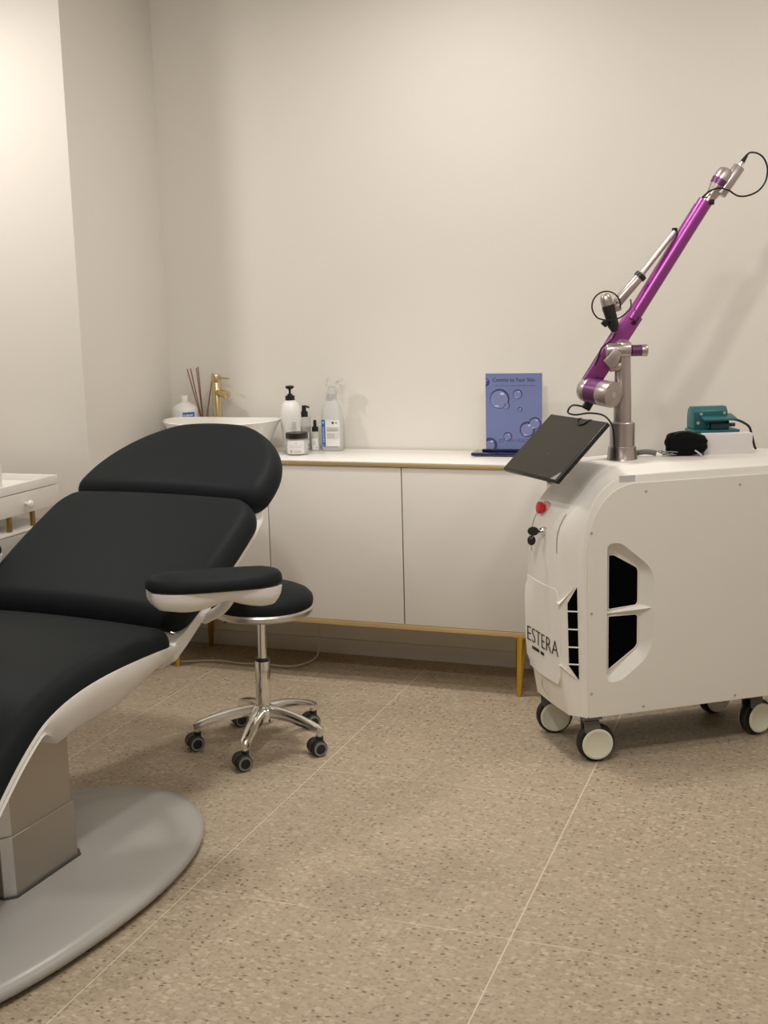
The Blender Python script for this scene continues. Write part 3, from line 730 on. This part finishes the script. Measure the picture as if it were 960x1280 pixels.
# raised lower front plate
def front_l(wv, z):
    best = None
    for (l0, z0), (l1, z1) in zip(prof[:17], prof[1:18]):
        if z0 <= z <= z1: best = l0 + (l1 - l0) * (z - z0) / (z1 - z0)
    return cover_pt(best, z, wv).x
def patch(poly, lift, n=10, m=10):
    """poly: list of (w0,w1,z) rows from the bottom up; a plate that follows the front"""
    rows = []
    for w0, w1, z in poly: rows.append([Vector((front_l(w0 + (w1 - w0) * i / n, z) - .0012 - lift * sm(w0 + (w1 - w0) * i / n, .17, .29) * sm(z, .250, .30) * (1 - sm(z, .49, .545)), w0 + (w1 - w0) * i / n, z)) for i in range(n + 1)])
    back = [[p + Vector((lift + .006, 0, 0)) for p in r] for r in rows]
    mb = MB().grid(rows)
    rim_f = rows[0] + [r[-1] for r in rows[1:]] + rows[-1][-2::-1] + [r[0] for r in rows[-2:0:-1]]
    rim_b = back[0] + [r[-1] for r in back[1:]] + back[-1][-2::-1] + [r[0] for r in back[-2:0:-1]]
    mb.loft([rim_f, rim_b], caps=False)
    return mb
pp = []
for z, ins in ((.245, .020), (.262, .008), (.285, 0), (.34, 0), (.40, 0), (.46, 0), (.51, 0), (.530, .006), (.545, .018)):
    pp.append((.026 + ins, .300 - ins, z))
fp = patch(pp, .012, 18).build('front_plate', M_['machine'], mach, smooth=40)
# lettering on the plate, laid on its slight curve
lm = basis((front_l(.20, .37) - .0045, .258, .335), (0, -1, 0), (0, 0, 1))
lt = text('lettering', 'ESTERA', .070, M_['print_'], fp, lm, 0.95, 'LEFT', .0004, -.0011, 1.02)
for v in lt.data.vertices:
    v.co.x += front_l(max(.03, min(.26, v.co.y)), .37) - front_l(.20, .37) - .012 * sm(v.co.y, .17, .29) + .0018
mb = MB(); x = .222
for k, wd in enumerate((.008, .006, .008, .006, .007, .007, .007, .006, 0, .011, .007, .008)):
    if wd: mb.box((front_l(x, .335) - .0022 - .012 * sm(x, .17, .29), x - wd / 2, .3175), (.0006, wd - .0016, .010))
    x -= wd if wd else .010
mb.build('fine_print', M_['print_'], fp)
# narrow grooves on the front
for wv, z0, z1 in ((.035, .660, .775), (.225, .665, .785), (.155, .172, .228)):
    mb = MB()
    for q in range(6):
        za = z0 + (z1 - z0) * q / 6; zb = z0 + (z1 - z0) * (q + 1) / 6
        wa = wv + (.010 * q / 6 if wv < .1 else 0)
        xa = front_l(wa, za); xb = front_l(wa, zb)
        mb.grid([[Vector((xa - .0008, wa - .0022, za)), Vector((xa - .0008, wa + .0022, za))], [Vector((xb - .0008, wa - .0022, zb)), Vector((xb - .0008, wa + .0022, zb))]])
    mb.build('groove', M_['seam'], mach, recalc=False)
# emergency stop
xe = front_l(.185, .772)
es = MB().lathe([(0, -.004), (.0235, -.004), (.0235, .003), (.021, .006), (0, .006)], (xe, .185, .772), (-1, 0, .15), 28).build('emergency_stop', M_['redpale'], mach)
MB().lathe([(0, .004), (.012, .004), (.012, .013), (.0185, .015), (.0195, .020), (.018, .026), (.010, .028), (0, .028)], (xe, .185, .772), (-1, 0, .15), 28).build('button', M_['red'], es)
# key switch with two keys
xk = front_l(.125, .712)
ks = MB().lathe([(0, -.004), (.014, -.004), (.014, .004), (.011, .008), (.010, .016), (0, .016)], (xk, .125, .712), (-1, 0, 0), 24).build('key_switch', M_['chrome'], mach)
kd = Vector((-.5, -.85, .1)).normalized()
k1 = MB().box((xk - .020, .125, .712), (.016, .003, .006)).lathe([(0, -.003), (.0125, -.003), (.014, 0), (.0125, .003), (0, .003)], (xk - .036, .125, .714), kd, 20, 1.25, 1.0).build('key', M_['plastic'], ks)
k2 = MB().lathe([(0, -.0028), (.0115, -.0028), (.0130, 0), (.0115, .0028), (0, .0028)], (xk - .036, .138, .683), kd, 20, 1.0, 1.2).build('key', M_['plastic'], ks)
MB().box((xk - .036, .138, .661), (.003, .0045, .020)).tube([Vector((xk - .037 + .004 * math.sin(a), .132 + .009 * math.cos(a), .699 + .009 * math.sin(a))) for a in [i * math.pi / 8 for i in range(16)]], .0009, 6, True).build('key_blade', M_['satin'], ks)
# side vent on the chamfer beside the front
def side_xy(wv, z): return Vector((front_l(wv, z), wv, z))
mb = MB(); wa, wb = -.005, .010
z_lo, z_hi = .268, .560
mb.grid([[side_xy(wb, .312) + Vector((-.0012, -.0012, 0)), side_xy(wa, z_lo) + Vector((-.0012, -.0012, 0))]] + [[side_xy(wb, z) + Vector((-.0012, -.0012, 0)), side_xy(wa, z) + Vector((-.0012, -.0012, 0))] for z in (.32, .40, .48, .505)] + [[side_xy(wb, .508) + Vector((-.0012, -.0012, 0)), side_xy(wa, z_hi) + Vector((-.0012, -.0012, 0))]])
sv = mb.build('corner_vent', M_['void'], mach, recalc=False)
for z in (.318, .372, .428, .484):
    p0, p1 = side_xy(wb, z), side_xy(wa - .002, z); MB().rod(p0 + Vector((-.002, -.002, 0)), p1 + Vector((-.002, -.002, 0)), .0024, n=8).build('slat', M_['machine'], sv)
# little fins where the front plate meets the vent
for z0, z1, z2 in ((.505, .556, .508), (.315, .272, .309)):
    a = side_xy(.022, z0); b_ = side_xy(.000, z1); c = side_xy(.040, z2)
    t = bmesh.new(); o1 = Vector((-.010, -.008, 0))
    v = [t.verts.new(p) for p in (a + o1, b_ + Vector((-.003, -.003, 0)), c + Vector((-.002, 0, 0)), a + Vector((.006, .006, 0)), b_ + Vector((.006, .006, 0)), c + Vector((.006, .004, 0)))]
    for f in ((0, 1, 2), (3, 5, 4), (0, 3, 4, 1), (1, 4, 5, 2), (2, 5, 3, 0)): t.faces.new([v[i] for i in f])
    MB().take(t).build('fin', M_['machine'], mach, smooth=20)

# side panels: plate with a scooped vent recess
def rounded(poly, r, k=4):
    out = []; n = len(poly)
    for i in range(n):
        p = Vector(poly[i]); a = (Vector(poly[i - 1]) - p); c = (Vector(poly[(i + 1) % n]) - p)
        q = min(r, a.length * .45, c.length * .45); a = p + a.normalized() * q; c = p + c.normalized() * q
        for j in range(k + 1):
            t = j / k; out.append(tuple((1 - t) ** 2 * a + 2 * t * (1 - t) * p + t * t * c))
    return out
outer = [(-.036, .152), (LX - .004, .152), (LX - .004, .866), (.105, .866)]
oc0, oc1, oc2 = (.105, .866), (-.030, .850), (-.045, .66)
for i in range(1, 12):
    t = i / 12; outer.append(((1 - t) ** 2 * oc0[0] + 2 * t * (1 - t) * oc1[0] + t * t * oc2[0], (1 - t) ** 2 * oc0[1] + 2 * t * (1 - t) * oc1[1] + t * t * oc2[1]))
outer += [(-.045, .66), (-.041, .40)]
hole = rounded([(.020, .690), (.064, .690), (.158, .612), (.178, .575), (.178, .372), (.150, .318), (.068, .258), (.020, .258)], .022)
inner = rounded([(.034, .668), (.050, .668), (.136, .606), (.143, .590), (.143, .360), (.136, .346), (.050, .272), (.034, .272)], .008)
def side_panel(wv, sgn, name):
    t = bmesh.new(); DP = .032 * sgn
    O = [t.verts.new((x, wv, z)) for x, z in outer]; Hh = [t.verts.new((x, wv, z)) for x, z in hole]; I = [t.verts.new((x, wv + DP, z)) for x, z in inner]
    B = [t.verts.new((x, wv + .007 * sgn, z)) for x, z in outer]
    ed = [t.edges.new((a[i], a[(i + 1) % len(a)])) for a in (O, Hh) for i in range(len(a))]
    bmesh.ops.triangle_fill(t, use_beauty=True, use_dissolve=False, edges=ed)
    n = len(O)
    for i in range(n): t.faces.new((O[i], O[(i + 1) % n], B[(i + 1) % n], B[i]))
    n = len(Hh)
    for i in range(n): t.faces.new((Hh[i], Hh[(i + 1) % n], I[(i + 1) % n], I[i]))
    t.faces.new(I)
    mb = MB().take(t)
    return mb.build(name, M_['machine_panel'], mach, smooth=28)
PW = -.0285
pn = side_panel(PW, 1, 'side_panel'); side_panel(W1 + .0065, -1, 'side_panel')
mb = MB(); mf = MB()
yw = PW + .0305
for poly in ([(.0385, .648), (.056, .648), (.133, .603), (.138, .592), (.138, .494), (.131, .484), (.0385, .478)], [(.0385, .458), (.131, .456), (.138, .450), (.138, .362), (.131, .350), (.0385, .287)]):
    pr_ = rounded(poly, .006, 3)
    MB().prism(pr_, -.0006, .0006, basis((0, yw, 0), (1, 0, 0), (0, 0, 1))).build('vent_grille', M_['void'], pn)
    cx = sum(p[0] for p in pr_) / len(pr_); cz = sum(p[1] for p in pr_) / len(pr_)
    mf.tube([(x, yw, z) for x, z in pr_], .0022, 6, True)

# wedge-shaped divider between the two openings
mf.loft([[Vector((.034, yw + .002, .461)), Vector((.034, yw - .004, .468)), Vector((.034, yw + .002, .475))], [Vector((.14, yw + .002, .463)), Vector((.14, yw - .018, .474)), Vector((.14, yw + .002, .487))], [Vector((.170, PW + .010, .474)), Vector((.168, PW + .004, .478)), Vector((.170, PW + .010, .482))]])
mf.build('vent_frame', M_['machine'], pn, smooth=30)
mb = MB()
for l, z in ((-.032, .725), (.146, .839), (.464, .839), (-.031, .479), (-.030, .228), (.146, .168), (.465, .167), (.72, .725), (.72, .228)):
    MB().lathe([(0, 0), (.0048, 0), (.0042, .0012), (0, .0014)], (l, PW, z), (0, -1, 0), 14).build('screw', M_['screw'], pn)
MB().box((.087, -.0215, .880), (.052, .0012, .020)).build('rating_sticker', M_['sticker'], mach)
# casters
def caster(l, wv, rot, px=0.0):
    mb = MB()
    mb.box((0, 0, .146), (.062, .075, .006), .001).rod((0, 0, .126), (0, 0, .146), .020, n=20)
    for s_ in (-1, 1):
        mb.prism([(-.022, .135), (.026, .135), (.032, .10), (.040, .058), (.026, .048), (.010, .055), (-.020, .100)], s_ * .020 - .0025, s_ * .020 + .0025, basis((0, 0, 0), (1, 0, 0), (0, 0, 1)), bev=.0008, seg=1)
    mb.box((.002, 0, .132), (.046, .042, .014), .003)
    mb.prism([(.040, .045), (.056, .050), (.064, .075), (.058, .098), (.050, .096), (.052, .076), (.046, .062)], -.012, .012, basis((0, 0, 0), (1, 0, 0), (0, 0, 1)), bev=.002)
    cs = mb.build('caster', M_['fork'], mach, loc=(l, wv, 0), rot=(0, 0, rot))
    c = (.020, 0, .0595)
    MB().lathe([(0, -.014), (.050, -.0145), (.056, -.013), (.0593, -.008), (.0593, .008), (.056, .013), (.050, .0145), (0, .014)], c, (0, 1, 0), 40).build('wheel', M_['rubber'], cs)
    m2 = MB()
    for s_ in (-1, 1):
        m2.lathe([(0, .0), (.0475, 0), (.0490, .001), (.0480, .0035), (.042, .0045), (.040, .0032), (0, .0042)], (c[0], s_ * .0235, c[2]), (0, s_, 0), 40)
    m2.rod((c[0], -.024, c[2]), (c[0], .024, c[2]), .010)
    m2.build('hub_cap', M_['cream'], cs)
caster(-.018, .012, R(-8)); caster(.570, .042, R(10)); caster(-.035, .285, R(-14)); caster(.590, .268, R(188))
# tablet on its tilting mount
tv = Vector((.178, 0, .158)); tv.normalize()
tm = basis((-.178, .300, .882), (.12, -.99, 0), (.170, .021, .158))
mb = MB().box((.1625, .1205, .0), (.325, .241, .016), .004, 3); bmesh.ops.transform(mb.bm, matrix=tm, verts=mb.bm.verts)
tb = mb.build('tablet', M_['plastic'], mach)
mb = MB().box((.1625, .1205, .0083), (.315, .231, .0012)); bmesh.ops.transform(mb.bm, matrix=tm, verts=mb.bm.verts)
mb.build('screen', M_['screen'], tb)
mb = MB().box((.1625, .1205, -.013), (.27, .19, .012), .004, 3); bmesh.ops.transform(mb.bm, matrix=tm, verts=mb.bm.verts)
mb.build('tablet_back', M_['darkgrey'], tb)
mb = MB().prism([(0, 0), (.030, 0), (.026, .004), (.004, .030), (0, .024)], .008, .0095); bmesh.ops.transform(mb.bm, matrix=tm @ Matrix.Translation((.318, .004, 0)) @ Matrix.Diagonal((-1, 1, 1, 1)), verts=mb.bm.verts)
mb.build('corner_glint', M_['midgrey'], tb)
MB().tube([tm @ Vector((.205 + .030 * math.cos(R(q)), .242 - .030 * math.sin(R(q)), .0115 - (.008 if q in (0, 180) else 0))) for q in range(0, 181, 15)], .0024, 8).build('tablet_cable', M_['plastic'], tb)
mb = MB().tube(spline([(-.07, .14, .905), (-.080, .14, .925), (-.078, .14, .945)], 5), .022, 16).lathe([(0, 0), (.040, 0), (.040, .006), (.024, .014), (0, .014)], (-.062, .14, .872), (-.55, 0, 1), 24)
mb.build('tablet_mount', M_['satin'], mach)

# ---- jointed arm on its post
AO = Vector((.157, .150, 0)); ea = R(20.2 - 36); E1 = Vector((math.cos(ea), math.sin(ea), 0)); E2 = Vector((-E1.y, E1.x, 0))
def A(a, z, d=0.0): return AO + E1 * a + E2 * d + Vector((0, 0, z))
mb = MB().lathe([(0, .905), (.050, .905), (.052, .912), (.046, .920), (.043, .955), (.0385, .957), (.0385, 1.028), (.036, 1.031), (0, 1.031)], AO, n=40)
post = mb.build('arm_post_base', M_['armsil'], mach)
MB().lathe([(0, 1.028), (.0275, 1.028), (.0270, 1.10), (.0235, 1.235), (.0235, 1.243), (0, 1.243)], AO, n=36).build('arm_post', M_['armsil'], mach)
mb = MB().lathe([(0, 1.238), (.027, 1.238), (.028, 1.245), (.028, 1.262), (.024, 1.275), (.012, 1.284), (0, 1.286)], AO, n=32)
mb.rod(A(-.055, 1.252, -.012), A(.02, 1.252, -.012), .022, n=24, bev=.003)
mb.rod(A(-.045, 1.200, -.02), A(-.010, 1.205, -.02), .013, n=16, bev=.002)
mb.prism([(-.066, 1.222), (-.030, 1.262), (-.012, 1.245), (-.022, 1.205), (-.046, 1.198)], -.008, .008, basis(A(0, 0, -.03), E1, (0, 0, 1)), bev=.003)
jt = mb.build('arm_joint', M_['armsil'], mach)
MB().rod(A(.026, 1.250), A(.058, 1.250), .0175, n=24).build('brake_barrel', M_['dpurple'], jt)
MB().rod(A(.056, 1.250), A(.075, 1.250), .0185, n=24, bev=.003).build('brake_cap', M_['armsil'], jt)
# lower boom, flat purple box section from the motor to the joint
def bar(a0, z0, a1, z1, d, wid, thk, m_, name, parent, bev=.003):
    p, q = A(a0, z0, d), A(a1, z1, d); x = (q - p); ln = x.length; x.normalize(); nrm = E2; y = nrm.cross(x)
    mb = MB().box((ln / 2, 0, 0), (ln, wid, thk), bev); bmesh.ops.transform(mb.bm, matrix=basis(p, x, y), verts=mb.bm.verts)
    return mb.build(name, m_, parent)
lo = bar(-.098, 1.148, .040, 1.360, .022, .052, .030, M_['purple'], 'lower_boom', mach)
bar(-.118, 1.152, -.012, 1.318, .040, .016, .012, M_['dpurple'], 'boom_rail', lo)
for a, z in ((-.080, 1.165), (.036, 1.333)): MB().rod(A(a, z, .004), A(a, z, .009), .006, n=14).build('bolt', M_['plastic'], lo)
bar(.030, 1.330, .046, 1.355, .005, .013, .006, M_['plastic'], 'boom_slot', lo, .002)
# motor drum
ax = (E1 * .60 - E2 * .80 - Vector((0, 0, .10))).normalized(); mc = A(-.076, 1.126, -.012)
mb = MB().rod(mc - ax * .062, mc - ax * .030, .036, .040, n=36, bev=.003).rod(mc + ax * .014, mc + ax * .062, .040, n=36, bev=.003)
md = mb.build('motor_drum', M_['armsil'], mach)
MB().rod(mc - ax * .032, mc + ax * .016, .0395, n=36).build('drum_band', M_['dpurple'], md)
MB().rod(mc + ax * .0615, mc + ax * .0635, .009, n=16).rod(mc + ax * .0615, mc + ax * .064, .004, n=12).build('drum_screw', M_['satin'], md)
MB().box(mc - ax * .045 + Vector((0, 0, -.045)), (.026, .022, .034), .003, rot=Euler((0, R(30), ea)).to_matrix()).build('cable_plug', M_['plastic'], md)
# upper boom: round tube, with a darker rail beside it
ub = MB().rod(A(.030, 1.345, .022), A(.250, 1.692, .022), .0225, n=28).build('upper_boom', M_['purple'], mach)
mb = MB().tube([A(-.004, 1.305, .042), A(.02, 1.345, .044), A(.232, 1.682, .044)], .011, 12)
mb.build('boom_rail', M_['dpurple'], ub)
# head: two silver cylinders
u = (E1 * .56 + Vector((0, 0, .83))).normalized()
hb = A(.252, 1.684, .022)
mb = MB().lathe([(0, 0), (.0175, 0), (.0170, .025), (.021, .045), (.026, .064), (.0285, .082), (.0290, .100), (.026, .112), (.016, .119), (0, .121)], hb, u, 32)
mb.rod(hb + u * .030 + E1 * .024 - E2 * .01, hb + u * .128 + E1 * .024 - E2 * .01, .0165, .0180, n=28, bev=.002)
hd2 = mb.build('arm_head', M_['armsil'], mach)
MB().lathe([(.0235, .062), (.0268, .062), (.0294, .081), (.0250, .081), (.0235, .062)], hb, u, 32).build('head_band', M_['dpurple'], hd2)
tip = hb + u * .128 + E1 * .024 - E2 * .01
MB().rod(tip, tip + u * .022, .006, n=14).build('head_pin', M_['satin'], hd2)
mb = MB().rod(tip + u * .016, tip + u * .042, .0075, .0035, n=14)
mb.tube(spline([tip + u * .036, tip + u * .048 + E1 * .004, A(.398, 1.826), A(.418, 1.810), A(.429, 1.780), A(.424, 1.745), A(.404, 1.718), A(.372, 1.704), A(.335, 1.703, -.02), A(.295, 1.722, -.035), A(.258, 1.722, -.02), A(.234, 1.694, .04)], 8), .0028, 8)
mb.build('arm_cable', M_['plastic'], mach)
MB().box(A(.264, 1.688, .005), (.014, .014, .016), .002).build('cable_clip', M_['plastic'], hd2)
# spring tube, elbow and handpiece
el = A(-.022, 1.396, -.012)
mb = MB().rod(el, A(.056, 1.482, -.004), .0155, .0145, n=24, bev=.002).rod(A(.050, 1.475, -.004), A(.158, 1.604, .016), .0085, .0075, n=18)
mb.rod(A(-.040, 1.380, -.012), A(-.012, 1.388, -.012), .015, n=20, bev=.003)
sp = mb.build('spring_tube', M_['armsil'], mach)
MB().rod(A(.045, 1.469, -.004), A(.054, 1.479, -.004), .0185, n=20).build('clamp_ring', M_['plastic'], sp)
MB().box(A(.158, 1.606, .02), (.014, .012, .02), .002).build('clamp_block', M_['plastic'], sp)
ht_ = A(-.062, 1.420, -.03); hb_ = A(-.031, 1.312, -.03); hv = (hb_ - ht_).normalized()
mb = MB().lathe([(0, -.004), (.010, -.004), (.0165, .004), (.0185, .016), (.0185, .038), (0, .038)], ht_, hv, 26).rod(A(-.05, 1.395, -.03), A(-.024, 1.390, -.014), .010, n=16)
hp_ = mb.build('handpiece', M_['armsil'], mach)
MB().lathe([(0, .032), (.0185, .032), (.0195, .04), (.0175, .075), (.0175, .096), (.014, .104), (.010, .114), (0, .116)], ht_, hv, 26).build('grip', M_['plastic'], hp_)
MB().box(A(-.062, 1.335, -.03), (.020, .014, .016), .003, rot=Euler((0, R(40), ea)).to_matrix()).build('trigger', M_['plastic'], hp_)
loopp = []
for i in range(17):
    a = R(-20 + 250 * i / 16 + 10); loopp.append(A(-.062 + .043 * math.cos(a), 1.388 + .043 * math.sin(a), -.052))
loopp = [A(.010, 1.375, -.03), A(-.006, 1.352, -.05)] and [A(.020, 1.395, -.01), A(.016, 1.37, -.05)][:0] + loopp + [A(-.055, 1.345, -.052), A(-.02, 1.352, -.052), A(.012, 1.380, -.045), A(.016, 1.405, -.03)]
MB().tube(spline(loopp, 4), .0024, 8).build('handpiece_cable', M_['plastic'], hp_)
# control cable from handpiece down the arm, round the drum and into the post
mb = MB().tube(spline([A(-.030, 1.305, -.03), A(-.040, 1.285, -.025), A(-.065, 1.262, -.005), A(-.074, 1.238, .0), A(-.086, 1.205, .01), A(-.112, 1.165, .03)], 6), .0026, 8)
mb.tube(spline([mc - ax * .045 + Vector((0, 0, -.055)), A(-.150, 1.085, .02), A(-.166, 1.064, .02), A(-.145, 1.056, .01), A(-.105, 1.062, -.01), A(-.065, 1.056, -.03), A(-.042, 1.030, -.042), A(-.034, .990, -.046), A(-.032, .925, -.050)], 7), .0030, 8)
mb.rod(A(-.032, .922, -.050), A(-.032, .955, -.048), .0050, n=10)
mb.build('control_cable', M_['plastic'], mach)

# ---- things lying on the machine
def mw(l, wv, z=0.0):
    c, s_ = math.cos(R(36)), math.sin(R(36)); return (MP[0] + l * c - wv * s_, MP[1] + l * s_ + wv * c, z)
TZ = .9155
o = thing('coiled_lead', 'small coiled dark lead lying at the foot of the arm post', 'cable', mw(.262, .150, TZ + .002), R(15))
MB().tube(spline([(-.055, .01, .008), (-.03, .0, .014), (-.005, .008, .012), (.012, .004, .009)], 5), .0085, 10).build('sleeve', M_['greycord'], o)
pts = []
for i in range(44):
    a = i * 0.72; pts.append((.028 + i * .0009 + .016 * math.cos(a), .012 * math.sin(a), .010 + .005 * math.sin(a * .7)))
MB().tube(spline(pts, 3), .0018, 6).build('coil', M_['midgrey'], o)
bxl = mw(.515, .170, TZ)
o = tag(MB().box((0, 0, .033), (.156, .146, .066), .0025).build('carton', M_['box'], loc=bxl, rot=(0, 0, R(24))), 'white rectangular box on top of the machine under the teal foot pedal', 'box')
# foot pedal
fpz = TZ + .066
o = thing('foot_pedal', 'teal metal foot pedal switch standing on the white box', 'foot pedal', mw(.492, .185, fpz), R(24))
MB().box((0.0, 0, .004), (.148, .098, .008), .002).build('base_plate', M_['teal'], o)
mb = MB().prism([(-.035, .0), (.038, .0), (.038, .040), (.030, .062), (.012, .072), (-.020, .072), (-.035, .058)], -.055, .055, basis((-.012, .012, .008), (0, 1, 0), (0, 0, 1)), bev=.003)
fh_ = mb.build('housing', M_['teal'], o)
mb = MB().prism([(-.060, .034), (-.060, .040), (.0, .052), (.002, .045)], -.054, .054, basis((.008, 0, .004), (0, 1, 0), (0, 0, 1)), bev=.0015)
mb.prism([(-.040, .012), (.0, .012), (.0, .044), (-.02, .040)], .030, .036, basis((.010, 0, .004), (0, 1, 0), (0, 0, 1)), bev=.001)
mb.prism([(-.040, .012), (.0, .012), (.0, .044), (-.02, .040)], -.036, -.030, basis((.010, 0, .004), (0, 1, 0), (0, 0, 1)), bev=.001)
mb.build('pedal', M_['teal'], o)
mb = MB().box((.014, -.020, .018), (.06, .035, .020), .003).rod((-.045, -.012, .02), (.07, -.012, .02), .006)
mb.build('spring_block', M_['tealdark'], o)
for x_, z_ in ((-.045, .058), (.030, .060), (-.055, .030)): MB().rod((x_, -.028, z_), (x_, -.024, z_), .005, n=12).build('bolt', M_['satin'], o)
MB().tube(spline([(.045, .02, .034), (.085, .012, .032), (.120, .0, .012), (.132, .0, -.020), (.140, -.006, -.055), (.146, .0, -.0610)], 6), .0040, 8).build('cord', M_['plastic'], o)
# black pouch
o = thing('goggle_case', 'black soft zipped pouch leaning beside the white box on the machine', 'pouch', mw(.372, .132, TZ), R(15))
t = bmesh.new(); bmesh.ops.create_icosphere(t, subdivisions=4, radius=1)
for v in t.verts:
    c = v.co; nrm = (abs(c.x) ** 3.6 + abs(c.y) ** 3.2 + abs(c.z) ** 3.4) ** (1 / 3.4); c /= nrm
    k = 1 + .05 * math.sin(5 * c.x + 2 * c.z) + .03 * math.sin(9 * c.z + 3 * c.y)
    v.co = Vector((c.x * .064 * k, c.y * .036 * k, .038 + c.z * .038 * (1 - .26 * max(0, c.x) + .06 * max(0, -c.x)) * (1.0 if c.z < 0 else k)))
MB().take(t).build('body', M_['cloth'], o, smooth=180)
MB().tube(spline([(-.055, -.012, .055), (-.03, -.02, .074), (.01, -.02, .074), (.045, -.018, .060), (.060, -.014, .030)], 6), .0028, 6).build('zip', M_['plastic'], o)
MB().tube(spline([(.020, -.034, .020), (.034, -.042, .010), (.040, -.044, .004)], 4), .0025, 6).build('zip_pull', M_['sticker'], o)

# ================================================================= TROLLEY
TX, TY0, TY1 = -2.620, 3.280, 3.694
tr = thing('trolley', 'white tray trolley with a pearl knob drawer and gold posts by the left wall', 'trolley', (TX - .19, (TY0 + TY1) / 2, 0))
hx, hy = .19, (TY1 - TY0) / 2
mb = MB()
def rim(z0, z1, t_=.010):
    mb.box((hx - t_ / 2, 0, (z0 + z1) / 2), (t_, 2 * hy, z1 - z0), .0015).box((-hx + t_ / 2, 0, (z0 + z1) / 2), (t_, 2 * hy, z1 - z0), .0015)
    for s_ in (-1, 1): mb.box((0, s_ * (hy - t_ / 2), (z0 + z1) / 2), (2 * hx - 2 * t_, t_, z1 - z0), .0015)
rim(.797, .828); mb.box((0, 0, .801), (2 * hx - .018, 2 * hy - .018, .006))
mb.build('tray', M_['topwhite'], tr)
MB().box((-.004, 0, .7575), (2 * hx - .014, 2 * hy - .010, .073), .001).build('drawer_case', M_['lacquer'], tr)
def drawer(z0, z1, name='drawer', m_='lacquer'):
    d = MB().box((hx - .002, 0, (z0 + z1) / 2), (.012, 2 * hy - .002, z1 - z0), .0015).build(name, M_[m_], tr)
    MB().lathe([(0, 0), (.006, 0), (.005, .010), (.010, .015), (.0135, .022), (.012, .030), (.006, .034), (0, .035)], (hx + .004, 0, (z0 + z1) / 2 - .003), (1, 0, 0), 24).build('knob', M_['knob'], d)
drawer(.7215, .7945); drawer(.575, .653, 'drawer', 'screw')
for y in (-.066, .066):
    for sx in (1, -1): MB().box((sx * (hx - .018), y, .693), (.012, .016, .062), .001).build('post', M_['darkgold'], tr)
mb = MB().box((0, 0, .660), (2 * hx, 2 * hy, .010), .002)
mb.build('lower_tray', M_['topwhite'], tr)
MB().box((-.004, 0, .612), (2 * hx - .014, 2 * hy - .010, .088), .001).build('drawer_case', M_['lacquer'], tr)
for y in (-hy + .03, hy - .03):
    for sx in (1, -1): MB().box((sx * (hx - .03), y, .305), (.016, .016, .53), .001).rod((sx * (hx - .03), y, 0), (sx * (hx - .03), y, .045), .022).build('leg', M_['darkgold'], tr)
MB().box((0, 0, .16), (2 * hx - .02, 2 * hy - .02, .012), .002).build('bottom_shelf', M_['topwhite'], tr)
o = tag(MB().lathe([(0, 0), (.030, 0), (.033, .003), (.036, .085), (.034, .085), (.031, .006), (0, .006)], n=32).build('paper_cup', M_['whiteplastic'], loc=(-2.728, 3.462, .804)), 'white cup standing in the trolley tray at the edge of view', 'cup')
